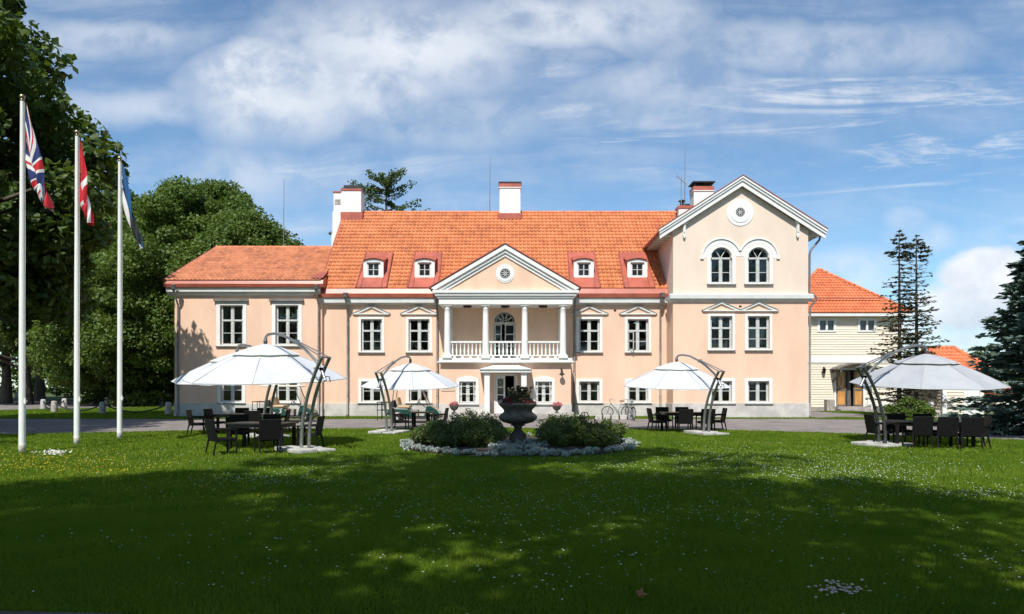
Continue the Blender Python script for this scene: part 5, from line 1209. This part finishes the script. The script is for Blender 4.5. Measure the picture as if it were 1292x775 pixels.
x, D = px_ground(97, 562); flag('danish_flag', 'red flag with white cross hanging limp on middle pole', x, D, zt(174, D), 1.75, .33, 2.5, [M['f_red'], M['f_white']], dk, 1.4, .10)
x, D = px_ground(151, 554.5); flag('estonian_flag', 'blue, black and white flag hanging limp on farthest pole', x, D, zt(206, D), 1.3, .62, 2.75, [M['f_blue'], M['f_black'], M['f_white']], ee, 2.2, .08)

# ================================================================== PARASOLS
def parasol(px, py, ang, s, Rc, lab, mat, poles='alu', tilt=4.0):
    x, D = px_ground(px, py); t = tag(empty('cantilever_parasol', (x, D, 0.01), ang), lab, 'parasol', 'cantilever parasols on the lawn'); S = lambda *p: tuple(v * s for v in p)
    # base of concrete slabs
    m = MB()
    for i in (-1, 1):
        for j in (-1, 1): m.box(i * .34 - .32, i * .34 + .32, j * .28 - .265, j * .28 + .265, 0.0, .10 + .008 * (i + 2 * j))
    m.build('base_slab', M['slab'], t, bevel=.02)
    for j in (-1, 1):
        m = MB(); pts = []
        for i in range(13):
            f = i / 12; pts.append(S(-1.02 * f ** 2.1, j * .115, .1 / s + 2.45 * f - .05 * f * f))
        m.tube(pts, .046, 10); m.build('pole', M[poles], t)
    m = MB()
    m.tube([S(-1.0, 0, 1.90), S(-.86, 0, 2.12), S(-.55, 0, 2.42), S(0, 0, 2.74), S(.6, 0, 3.0), S(1.2, 0, 3.19), S(1.7, 0, 3.26), S(2.05, 0, 3.25), S(2.18, 0, 3.18), S(2.2, 0, 3.02)], .038, 10); m.build('arm', M['alu'], t)
    m = MB()
    for j in (-1, 1): m.tube([S(-1.02, j * .115, 2.50), S(.42, j * .03, 2.98)], .016, 6)
    m.tube([S(-1.02, -.14, 2.5), S(-1.02, .14, 2.5)], .026, 6); m.tube([S(-.68, -.14, 2.22), S(-.68, .14, 2.22)], .026, 6); m.box(*S(.36, .52), *S(-.05, .05), *S(2.90, 3.02)); m.build('stay', M['alu'], t)
    m = MB(); m.tube([S(-.93, -.05, 2.0), S(-.93, -.16, 2.0), S(-.98, -.16, 1.86)], .014, 6); m.lathe([(.05, 0), (.05, .08)], 8, S(-.80, 0, 2.16)); m.build('crank', M['iron'], t)
    hub = Vector(S(2.2, 0, 0)); za, zr = 2.92 * s, 1.96 * s
    Mt = Matrix.Translation(Vector((hub.x, 0, za))) @ Matrix.Rotation(-ang, 4, 'Z') @ Matrix.Rotation(R(tilt), 4, 'X') @ Matrix.Translation(Vector((0, 0, -za)))
    offa = R(11); k = 8; prof = lambda f: zr + (za - zr) * (1 - f ** 1.35)
    def surf(f0, f1, nr, up, sag):
        vs = []; na = 6
        for i in range(nr + 1):
            f = f0 + (f1 - f0) * i / nr
            for a in range(k * na):
                q, b = divmod(a, na); b /= na; a0 = offa + 2 * math.pi * q / k; a1 = offa + 2 * math.pi * (q + 1) / k
                p = Vector((math.cos(a0), math.sin(a0))).lerp(Vector((math.cos(a1), math.sin(a1))), b) * Rc * f
                sg_ = sag * math.sin(math.pi * b) * f * (1 - .35 * f); p *= 1 - .025 * math.sin(math.pi * b) * f
                vs.append(Mt @ Vector((p.x, p.y, prof(f) + up - sg_ + .012 * math.sin(7 * a / na + 11 * f + 2.1 * q) * f)))
        n = k * na; return vs, [(i * n + a, i * n + (a + 1) % n, (i + 1) * n + (a + 1) % n, (i + 1) * n + a) for i in range(nr) for a in range(n)]
    m = MB(); v_, f_ = surf(.10, 1.0, 10, 0, .05); m.add(v_, f_, 0, False)
    for q in range(k):
        a = offa + 2 * math.pi * q / k
        m.tube([Mt @ Vector((math.cos(a) * Rc * f, math.sin(a) * Rc * f, prof(f) + .004)) for f in (.12, .3, .45, .6, .75, .9, 1.0)], .011, 5, 1)
    m.tube([Mt @ Vector((math.cos(offa + 2 * math.pi * q / k) * Rc, math.sin(offa + 2 * math.pi * q / k) * Rc, prof(1) - .01)) for q in range(k + 1)], .012, 5, 1)
    cn = m.build('canopy', [mat, M['hem']], t, recalc=False)
    m = MB(); v_, f_ = surf(.02, .42, 5, .065, .03); m.add(v_, f_, 0, False); m.build('vent', mat, cn, recalc=False)
    m = MB(); m.lathe([(.03, .02), (.06, .08), (.05, .2)], 10, (hub.x, 0, za + .02)); m.tube([(hub.x, 0, za - .6 * s), (hub.x, 0, za + .15)], .03, 8); m.build('hub', M['alu_dark'], t)
    for q in range(k):
        a = offa + 2 * math.pi * q / k; m = MB(); ca_, sa_ = math.cos(a) * Rc, math.sin(a) * Rc
        m.tube([Mt @ Vector((ca_ * f, sa_ * f, prof(f) - .03)) for f in (.05, .3, .55, .8, .985)], .013, 5)
        m.tube([Mt @ Vector((0, 0, za - .55 * s)), Mt @ Vector((ca_ * .5, sa_ * .5, prof(.5) - .04))], .010, 4)
        m.build('rib', M['alu_dark'], t)
    return t
parasol(385, 570, R(137), 1.0, 2.28, 'nearest white cantilever parasol over the table by the flagpoles', M['canvas'])
parasol(336, 552, R(137), 1.0, 2.28, 'white cantilever parasol half hidden behind the nearest one', M['canvas'])
parasol(491, 547, R(75), .90, 1.98, 'white cantilever parasol over the round table by the flower bed', M['canvas'])
parasol(891, 548.5, R(108), .91, 2.16, 'white cantilever parasol in front of the gabled wing', M['canvas'])
parasol(1113, 563, R(25), .92, 2.12, 'greyish shaded cantilever parasol over the long table by blue spruce', M['canvas_shaded'], 'alu_dark')

# ================================================================== TABLES AND CHAIRS
def make_chair():
    t = empty('wicker_armchair')
    m = MB(); m.box(-.26, .26, -.24, .24, .34, .43); m.build('seat', M['wicker'], t, bevel=.02)
    m = MB(); m.prism([(.20, .36), (.26, .36), (.36, .90), (.31, .91)], -.27, .27, axis='x'); m.build('backrest', M['wicker'], t, bevel=.015)
    for sx in (-1, 1):
        m = MB(); m.prism([(-.27, .61), (-.27, .655), (.30, .675), (.29, .63)], sx * .29 - .03, sx * .29 + .03, axis='x'); m.build('armrest', M['wicker'], t, bevel=.01)
        m = MB(); m.tube([(sx * .29, -.25, 0), (sx * .285, -.24, .62)], [.022, .028], 6); m.build('leg', M['wicker'], t)
        m = MB(); m.tube([(sx * .25, .33, 0), (sx * .25, .25, .38)], [.02, .028], 6); m.build('leg', M['wicker'], t)
    return t                                        # faces local -y
ch0 = make_chair(); used = []
CG = 'black wicker armchairs around the lawn tables'
def chair(x, y, face, label):                       # face = heading the sitter looks, degrees from east
    o = ch0 if not used else copy_tree(ch0); used.append(1); o.location = (x, y, 0.012); o.rotation_euler = (0, 0, R(face + 90)); tag(o, label, 'armchair', CG)
def table(x, y, L_, W_, rz, label, top='tabletop', round_=False):
    t = tag(empty('dining_table', (x, y, .012), R(rz)), label, 'table', 'dark dining tables on the lawn')
    m = MB()
    if round_: m.lathe([(.0, .70), (L_ / 2 - .02, .70), (L_ / 2, .71), (L_ / 2, .735), (L_ / 2 - .01, .74), (0, .74)], 36)
    else:
        n = 6
        for i in range(n): m.box(-L_ / 2, L_ / 2, -W_ / 2 + W_ * i / n + .004, -W_ / 2 + W_ * (i + 1) / n - .004, .705, .74)
        m.box(-L_ / 2 + .06, L_ / 2 - .06, -W_ / 2 + .06, W_ / 2 - .06, .62, .703)
    m.build('tabletop', M[top], t)
    for sx in (-1, 1):
        for sy in (-1, 1):
            x1, y1 = (L_ * .27, L_ * .27) if round_ else (L_ / 2 - .1, W_ / 2 - .1); m = MB(); m.box(sx * x1 - .04, sx * x1 + .04, sy * y1 - .04, sy * y1 + .04, 0, .62 if not round_ else .70); m.build('leg', M['wicker'], t)
table(-6.95, 19.0, 1.7, .95, -8, 'dark rectangular table under the nearest parasol')
chair(-7.45, 17.55, 45, 'armchair nearest the flagpoles at the front table, seen from behind')
chair(-6.35, 17.75, 120, 'armchair with its back to the viewer nearest the front parasol base')
chair(-5.72, 19.3, 178, 'armchair at the table end behind the front parasol poles')
chair(-7.25, 20.25, 268, 'armchair facing the viewer beyond the front table, nearer its middle')
chair(-8.05, 20.1, 290, 'armchair facing the viewer beyond the front table, towards the flagpoles')
table(-9.9, 25.2, 1.8, .95, -4, 'dark rectangular table under the rear parasol', 'tabletop')
chair(-11.35, 24.7, 10, 'armchair at the flagpole end of the rear table, closer to viewer')
chair(-11.15, 25.7, -8, 'armchair at the flagpole end of the rear table, closer to house')
chair(-10.6, 26.5, 272, 'armchair facing viewer behind the rear table, flagpole side')
chair(-9.75, 26.5, 268, 'armchair facing viewer behind the rear table, golf cart side')
chair(-9.1, 24.0, 105, 'armchair with back to viewer on the near side of rear table')
chair(-8.55, 25.1, 185, 'armchair beside the rear parasol poles at the rear table')
table(-3.6, 27.0, 1.05, 1.05, 0, 'round brown topped table beside the flower bed', 'tabletop_brown', True)
chair(-4.35, 26.7, 20, 'armchair at the round table on the golf cart side')
chair(-2.88, 26.9, 175, 'armchair at the round table on the flower bed side')
table(6.75, 26.7, 1.8, .95, 0, 'dark rectangular table in front of the gabled wing')
chair(5.62, 26.4, 5, 'armchair in profile at the bicycle end of the gabled wing table')
chair(6.5, 25.75, 88, 'back turned armchair in the middle of the gabled wing table')
chair(7.35, 25.9, 92, 'back turned armchair directly behind the gabled wing parasol poles')
chair(6.15, 27.6, 272, 'viewer facing armchair at the gabled wing table, bicycle side')
chair(6.95, 27.65, 268, 'viewer facing armchair at the gabled wing table, pole side')
chair(8.0, 26.7, 178, 'armchair in profile at the annex end of the gabled wing table')
table(12.2, 19.95, 2.2, .95, -10, 'long dark table under the shaded parasol by blue spruce')
chair(11.0, 20.4, 0, 'armchair at the long table end nearest the shaded parasol base')
chair(11.5, 19.35, 85, 'back turned armchair on the near side of long table, by parasol base')
chair(12.12, 19.2, 82, 'back turned armchair in the middle of the long table near side')
chair(12.7, 19.05, 80, 'back turned armchair on the near side of long table, by spruce')
chair(11.9, 20.9, 262, 'viewer facing armchair beyond the long table, by parasol base')
chair(12.6, 20.75, 258, 'viewer facing armchair beyond the long table, by spruce')
chair(13.15, 19.4, 160, 'armchair at the spruce end of the long table')

# ================================================================== FLOWER BED
bx, by_ = .2, 20.0
m = MB(); m.lathe([(3.3, 0), (3.2, .05), (2.6, .10), (0.01, .14)], 48, (0, 0, 0)); o = m.build('flower_bed', M['soil']); o.location = (bx, by_, .012); tag(o, 'round soil bed in the lawn under the roses', 'flower bed', kind='structure')
rg = np.random.default_rng(91); C = []
for i in range(420):
    a = rg.uniform(0, 6.283); r = rg.normal(3.25, .10) + .05 * math.sin(9 * a) + .04 * math.sin(23 * a); C.append((r * math.cos(a), r * math.sin(a) * .98, rg.uniform(.03, .12)))
for i in range(60):
    C.append((rg.uniform(-.75, .75), rg.uniform(-3.0, -.5), rg.uniform(.08, .2)))
C = np.array(C); n_per = 46; d = rg.normal(size=(len(C) * n_per, 3)); d[:, 2] = np.abs(d[:, 2]) + .5; d /= np.linalg.norm(d, axis=1)[:, None]
P = np.repeat(C, n_per, 0); Ln = rg.uniform(.05, .13, len(P))[:, None]; S = np.cross(d, rg.normal(size=d.shape)); S /= np.linalg.norm(S, axis=1)[:, None]
V = np.stack([P, P + d * Ln * .6 + S * .024, P + d * Ln, P + d * Ln * .6 - S * .024], 1).reshape(-1, 3); V[:, 0] += bx; V[:, 1] += by_
tag(np_mesh('silver_foliage', V, np.arange(len(V)).reshape(-1, 4), M['silver']), 'silvery felted edging plants ringing the round bed', 'edging plants', kind='stuff')

def rose_shrub(label, pts, seed):
    rg = np.random.default_rng(seed); t = tag(empty('rose_shrub', (bx + pts[0][0], by_ + pts[0][1], .08)), label, 'shrub', 'rose shrubs in the round bed'); C = []; m = MB()
    x0, y0 = pts[0][:2]
    for (x, y, r, h) in pts:
        for k in range(int(30 * r / .7)):
            a = rg.uniform(0, 6.28); q = r * math.sqrt(rg.uniform(0, 1)); hh_ = .9 * h * (1 - .45 * (q / r) ** 2) * rg.uniform(.68, 1.22); px_, py_ = x - x0 + q * math.cos(a), y - y0 + q * math.sin(a)
            b0 = (x - x0 + q * .3 * math.cos(a), y - y0 + q * .3 * math.sin(a), 0); m.tube([b0, (px_ * .9 + b0[0] * .1, py_ * .9 + b0[1] * .1, hh_ * .6), (px_, py_, hh_)], [.008, .006, .003], 4)
            for z in (.3, .55, .78, .93, 1.0): C.append((b0[0] + (px_ - b0[0]) * z, b0[1] + (py_ - b0[1]) * z, hh_ * z))
    m.build('stems', M['bark'], t, recalc=False); V, Fc = leaf_cloud(np.array(C), rg.uniform(.09, .19, len(C)), 46, .062, rg, .9, .4); np_mesh('foliage', V, Fc, M['shrub'], t)
    C = np.array(C); ii = rg.choice(len(C), 26); fl_ = C[ii] + rg.normal(0, .08, (26, 3)); V, Fc = leaf_cloud(fl_, .025, 7, .045, rg); np_mesh('blossoms', V, Fc, M['petal_pink'], t)
    return t
rose_shrub('dense green rose shrub filling the bed on the flagpole side of the urn', [(-1.75, -.8, .8, .82), (-2.55, -.5, .5, .6), (-1.0, -1.2, .72, .74), (-2.6, .1, .6, .55), (-1.3, .5, .8, .9), (-.78, -.2, .42, .62), (-2.0, -1.3, .5, .5)], 92)
rose_shrub('dense green rose shrub filling the bed on the bicycle side of the urn', [(1.6, -.8, .8, .88), (1.2, -1.05, .7, .70), (2.65, -.1, .65, .66), (1.3, .5, .8, .85), (2.1, -1.2, .55, .6), (1.0, .6, .45, .6)], 93)

un = tag(empty('stone_urn', (at(653.5, 19.9), 19.9, .1)), 'large weathered stone urn full of dark red flowers in the round bed', 'urn')
m = MB(); m.lathe([(.30, -.1), (.30, .06), (.25, .08), (.25, .26), (.21, .29), (.18, .32), (.12, .38), (.105, .44), (.14, .50), (.22, .52), (.22, .545), (.15, .56)], 32); m.build('pedestal', M['urn'], un)
m = MB(); m.lathe([(.15, .555), (.25, .57), (.42, .62), (.525, .70), (.545, .78), (.51, .85), (.44, .89), (.41, .93), (.42, .98), (.50, 1.06), (.545, 1.11), (.55, 1.15), (.52, 1.18), (.44, 1.17), (.40, 1.10)], 96, flute=(.57, .80, .05, 32)); m.build('bowl', M['urn'], un)
rg = np.random.default_rng(94)
def mound(n, r, z0, h): a = rg.uniform(0, 6.28, n); q = r * np.sqrt(rg.uniform(0, 1, n)); return np.c_[q * np.cos(a), q * np.sin(a), z0 + h * (1 - (q / r) ** 2) * rg.uniform(.5, 1.1, n)]
V, Fc = leaf_cloud(mound(90, .42, 1.14, .36), .10, 30, .085, rg); np_mesh('foliage', V, Fc, M['dark_leaf'], un)
tl = []
for k in range(16):
    a = rg.uniform(0, 6.28); q = rg.uniform(.05, .38)
    for f in np.linspace(.2, 1, 5): tl.append((q * math.cos(a) * (.6 + .5 * f), q * math.sin(a) * (.6 + .5 * f), 1.2 + .40 * f * rg.uniform(.8, 1.1)))
V, Fc = leaf_cloud(np.array(tl), .06, 12, .10, rg); np_mesh('tall_leaves', V, Fc, M['dark_leaf'], un)
pf = mound(60, .50, 1.16, .27); pf = pf[(np.abs(pf[:, 0]) > .14)]; V, Fc = leaf_cloud(pf, .08, 40, .055, rg); np_mesh('blossoms', V, Fc, M['petal_wine'], un)
pf = np.array([(-.52, -.1, 1.16), (-.5, -.2, 1.24), (-.54, 0, 1.2)]); V, Fc = leaf_cloud(pf, .06, 26, .05, rg); np_mesh('pale_blossoms', V, Fc, M['petal_blush'], un)

for px, lab in ((573, 'small urn of pink flowers on a stone pedestal near the plaque'), (702.5, 'small urn of pink flowers on a stone pedestal near the wall lamp')):
    D = 34.0; t = tag(empty('flower_urn', (at(px, D), D, .004)), lab, 'urn', 'small urns beside the entrance step')
    m = MB(); m.box(-.21, .21, -.21, .21, 0, .42); m.build('pedestal', M['pale_stone'], t, bevel=.02)
    m = MB(); m.lathe([(.13, .42), (.13, .45), (.05, .49), (.05, .55), (.12, .58), (.20, .68), (.23, .80), (.24, .82), (.2, .83)], 20); m.build('bowl', M['urn'], t)
    V, Fc = leaf_cloud(mound(30, .24, .82, .18), .07, 30, .055, rg); np_mesh('blossoms', V, Fc, M['petal_pink'], t)
block('stone_block', 560.5, 34.6, .38, .38, .42, M['stone'], 'square stone block beside the urn near the plaque')
block('stone_block', 719, 36.2, .40, .40, .40, M['stone'], 'square stone block at the portico corner near the bicycles')

# ================================================================== GOLF CARTS
def wheel(parent, x, y, r=.22, w=.17):
    m = MB(); M3 = Matrix.Identity(3); m.torus((x, y, r), r - .075, .075, 24, 8); m.torus((x, y - .04, r), r - .075, .07, 24, 8); m.torus((x, y + .04, r), r - .075, .07, 24, 8); w_ = m.build('wheel', M['rubber'], parent)
    q = MB(); q.ring((x, r), .0001, r - .11, y - .07, y + .07, 18); q.ring((x, r), .02, .05, y - .09, y + .09, 10); q.build('rim', M['rim'], w_)
def golf_cart(px, D, lab, number, roofed=True):
    t = tag(empty('golf_cart', (at(px, D), D, .004)), lab, 'golf cart', 'green golf carts parked on the drive')      # origin under the rear axle, front towards +x
    for x in (0, 1.64):
        for y in (-.46, .46): wheel(t, x, y)
    MB().box(-.35, 2.0, -.42, .42, .20, .30).build('chassis', M['plastic'], t, bevel=.02)
    m = MB(); m.prism([(-.48, .42), (-.42, .62), (-.2, .72), (.55, .70), (.70, .58), (.80, .30), (.42, .30), (.32, .44), (.12, .52), (-.12, .52), (-.30, .44), (-.36, .34)], -.56, .56); m.build('body', M['green'], t, bevel=.04)
    m = MB(); m.prism([(-.32, .40), (-.26, .52), (-.1, .575), (.12, .575), (.3, .50), (.44, .32), (.40, .30), (.28, .45), (.1, .52), (-.1, .52), (-.24, .47), (-.3, .38)], -.585, .585); m.box(.4, 1.45, -.57, .57, .24, .30); m.build('fender_trim', M['plastic'], t)
    m = MB(); m.prism([(1.30, .28), (1.38, .62), (1.46, .86), (1.62, .84), (1.95, .62), (2.06, .44), (2.02, .34), (1.90, .34), (1.84, .46), (1.64, .52), (1.46, .46), (1.40, .28)], -.55, .55); m.build('cowl', M['green'], t, bevel=.04)
    MB().box(1.96, 2.12, -.5, .5, .24, .36).build('bumper', M['plastic'], t, bevel=.03)
    for y in (-.36, .36): m = MB(); m.sphere((1.97, y, .56), (.05, .08, .05), 10); m.build('headlight', M['rim'], t)
    m = MB(); m.box(.05, .62, -.5, .5, .72, .84); m.build('seat', M['tan'], t, bevel=.04)
    m = MB(); m.prism([(.0, .86), (.12, .86), (.02, 1.22), (-.08, 1.22)], -.5, .5); m.build('backrest', M['tan'], t, bevel=.04)
    m = MB(); m.prism([(-.34, .74), (-.08, .74), (-.14, 1.12), (-.3, 1.05)], -.32, .32); m.build('bag', M['plastic'], t, bevel=.05)
    m = MB(); m.box(.62, .95, .05, .5, .30, .62); m.build('basket', M['tan' if not roofed else 'step'], t, bevel=.02)
    m = MB(); m.torus((1.02, -.25, 1.02), .17, .016, 20, 6, Matrix.Rotation(R(-62), 3, 'Y') @ Matrix.Rotation(R(90), 3, 'X')); m.tube([(1.02, -.25, 1.02), (1.40, -.25, .72)], .022, 6); m.build('steering_wheel', M['plastic'], t)
    for y in (-.5, .5):
        MB().tube([(1.50, y, .84), (1.14, y, 1.72)], .02, 6).build('roof_post', M['plastic'], t); MB().tube([(-.22, y, .72), (-.12, y, 1.74)], .02, 6).build('roof_post', M['plastic'], t)
    MB().tube([(1.14, -.5, 1.74), (1.14, .5, 1.74)], .02, 6).build('roof_bar', M['plastic'], t)
    m = MB(); m.quad((1.47, -.48, .90), (1.47, .48, .90), (1.16, .48, 1.66), (1.16, -.48, 1.66)); m.build('windscreen', M['windscreen'], t, recalc=False)
    if roofed:
        m = MB(); m.prism([(-.55, 1.75), (1.38, 1.73), (1.42, 1.77), (1.3, 1.82), (-.4, 1.84), (-.56, 1.80)], -.58, .58); m.build('roof', M['cart_roof'], t, bevel=.02)
    m = MB()
    for y in (-.5, .5):
        m.tube([(-.30, y, .60), (-.95, y, .62)], .018, 5); m.tube([(-.92, y, .12), (-.92, y, 1.0)], .018, 5); m.tube([(-.68, y, .25), (-.68, y, 1.0)], .018, 5); m.tube([(-.95, y, 1.0), (-.2, y, .98)], .018, 5)
    m.tube([(-.92, -.5, 1.0), (-.92, .5, 1.0)], .018, 5); m.tube([(-.92, -.5, .25), (-.92, .5, .25)], .018, 5); m.build('rear_rack', M['iron'], t)
    if number: text('number', number, .27, (.50, -.60, .53), (R(90), 0, 0), M['petal_white'], t, .004)
    return t
M['windscreen'] = M['glass']
golf_cart(346.3, 34.2, 'dark green golf cart with number 3 parked behind the tall front parasol poles', "3")
golf_cart(502.5, 33.2, 'dark green golf cart with cream roof parked behind the round table', None)

# ================================================================== BICYCLES AND RACK
def bicycle(x, y, rz, lab, mat):
    t = tag(empty('bicycle', (x, y, .01), rz), lab, 'bicycle', 'bicycles at the concrete rack'); r = .335; wb = 1.08
    for cx in (0, wb):
        m = MB(); m.torus((cx, 0, r), r - .02, .02, 32, 7); w = m.build('wheel', M['rubber'], t); s = MB()
        for k in range(14): a = 2 * math.pi * k / 14; s.tube([(cx, 0, r), (cx + (r - .03) * math.cos(a), 0, r + (r - .03) * math.sin(a))], .004, 3, cap=False)
        s.torus((cx, 0, r), r - .042, .008, 28, 5); s.tube([(cx, -.05, r), (cx, .05, r)], .025, 8); s.build('spokes', M['steel'], w)
    m = MB(); hd, bb_, sp_ = Vector((.16, 0, .86)), Vector((.58, 0, .30)), Vector((.74, 0, .78))      # front wheel at x=0
    for a, b, rr in ((hd, bb_, .018), (Vector((.18, 0, .78)), Vector((.62, 0, .42)), .016), (bb_, sp_, .017), (bb_, Vector((wb, .05, r)), .011), (bb_, Vector((wb, -.05, r)), .011), (Vector((.71, 0, .68)), Vector((wb, .05, r)), .010), (Vector((.71, 0, .68)), Vector((wb, -.05, r)), .010), (hd, Vector((.12, 0, .98)), .017)): m.tube([a, b], rr, 7)
    m.build('frame', mat, t)
    m = MB()
    for y_ in (-.05, .05): m.tube([(.16, y_ * .6, .80), (.12, y_, .66), (0, y_, r)], .012, 6)
    m.build('fork', mat, t)
    m = MB(); m.tube([(.13, 0, .98), (.12, 0, 1.04)], .016, 6); m.tube([(.26, -.30, 1.04), (.16, -.24, 1.07), (.12, 0, 1.06), (.16, .24, 1.07), (.26, .30, 1.04)], .013, 6); m.build('handlebar', M['steel'], t)
    m = MB(); m.tube([(.74, 0, .78), (.77, 0, .90)], .014, 6); m.prism([(.62, .94), (.66, .97), (.92, .98), (.94, .93), (.80, .91)], -.07, .07); m.build('saddle', M['plastic'], t, bevel=.02)
    m = MB(); m.tube([(wb, 0, .73), (.78, 0, .72)], .01, 5); m.ring((wb, r), r + .02, r + .035, -.025, .025, 18, R(10), R(140)); m.box(.80, 1.25, -.07, .07, .73, .75); m.build('mudguard', M['plastic'], t)
    m = MB(); m.ring((.58, .30), .07, .095, -.05, -.04, 18); m.tube([(.58, -.08, .30), (.64, -.08, .15)], .01, 5); m.tube([(.58, .08, .30), (.52, .08, .45)], .01, 5); m.box(.60, .68, -.16, -.08, .14, .16); m.box(.48, .56, .08, .16, .44, .46); m.build('crank', M['steel'], t)
    return t
bicycle(at(766.4, 37.6), 37.6, 0, 'grey bicycle parked side on against the plinth', M['bike'])
bicycle(at(795, 35.4), 36.35, R(-82), 'bicycle standing end on in the concrete rack', M['bike'])
rk = tag(empty('bicycle_rack', (at(776, 36.1), 36.1, .006)), 'concrete bicycle rack with dark metal hoops', 'bicycle rack')
m = MB()
for k in range(5): m.box(-1.08 + k * .44, -1.08 + k * .44 + .36, -.18, .18, 0, .24)
m.build('block', M['pale_stone'], rk, bevel=.02)
for k in range(4):
    x = -.68 + k * .44; m = MB(); m.tube([(x, -.3, .02), (x, -.3, .22), (x, -.2, .32), (x, .1, .32), (x, .2, .2), (x, .2, .02)], .014, 6); m.build('hoop', M['iron'], rk)

# ================================================================== BOLLARDS AND CHAINS
near = [(68.4, 520.7, 'pale stone bollard nearest the flagpoles at the island tip'), (129.5, 523.0, 'shaded stone bollard on the near edge between second and third flagpoles'), (212.7, 523.5, 'shaded stone bollard beside the house corner, near edge')]
farr = [(54.6, 517.0, 'pale stone bollard at the far tip of the chained island'), (81.2, 515.0, 'stone bollard on the far edge beside second flagpole'), (135, 512.5, 'stone bollard on the far edge by the third flagpole'), (203.8, 513.0, 'stone bollard on the far edge close to the house end')]
BG = 'stone bollards round the grass island'
def bollard(px, py, lab, h=.78, gp=BG):
    x, D = px_ground(px, py); rg = random.Random(int(px)); m = MB(); m.lathe([(.20, 0), (.21, .1), (.195, h * .5), (.17, h - .06), (.13, h), (.02, h + .01)], 12)
    m.v = [(a + rg.uniform(-.012, .012), b + rg.uniform(-.012, .012), c) for a, b, c in m.v]; o = m.build('stone_bollard', M['stone' if rg.random() < .6 else 'pale_stone']); o.location = (x, D, 0.004); tag(o, lab, 'bollard', gp); return Vector((x, D, h * .85))
pn = [bollard(*a) for a in near]; pf_ = [bollard(*a) for a in farr]
bollard(20.5, 503.2, 'small pale post at the wood edge beside the road', .95, None); bollard(37.8, 502.8, 'small stone post at the wood edge behind first flagpole', .9, None)
def chain(a, b, lab):
    m = MB(); n = 34; d = b - a; 
    for i in range(n):
        f0 = i / n; f1 = (i + 1.25) / n; sag = lambda f: -.5 * (1 - (2 * min(f, 1) - 1) ** 2)
        p, q = a + d * f0 + Vector((0, 0, sag(f0))), a + d * min(f1, 1) + Vector((0, 0, sag(f1))); mid = (p + q) / 2; m.tube([p, mid + Vector((0, 0, .02)), q], [.03, .055, .03], 5, cap=False)
    o = m.build('bollard_chain', M['chain'], recalc=False); tag(o, lab, 'chain', 'chains between the bollards')
chain(pn[0], pn[1], 'heavy sagging chain on the near edge by the flagpoles'); chain(pn[1], pn[2], 'heavy sagging chain on the near edge towards the house')
chain(pf_[0], pn[0], 'short chain across the tip of the grass island'); chain(pf_[0], pf_[1], 'short far chain at the island tip'); chain(pf_[1], pf_[2], 'long far chain between second and third flagpoles'); chain(pf_[2], pf_[3], 'far chain towards the end of the house')
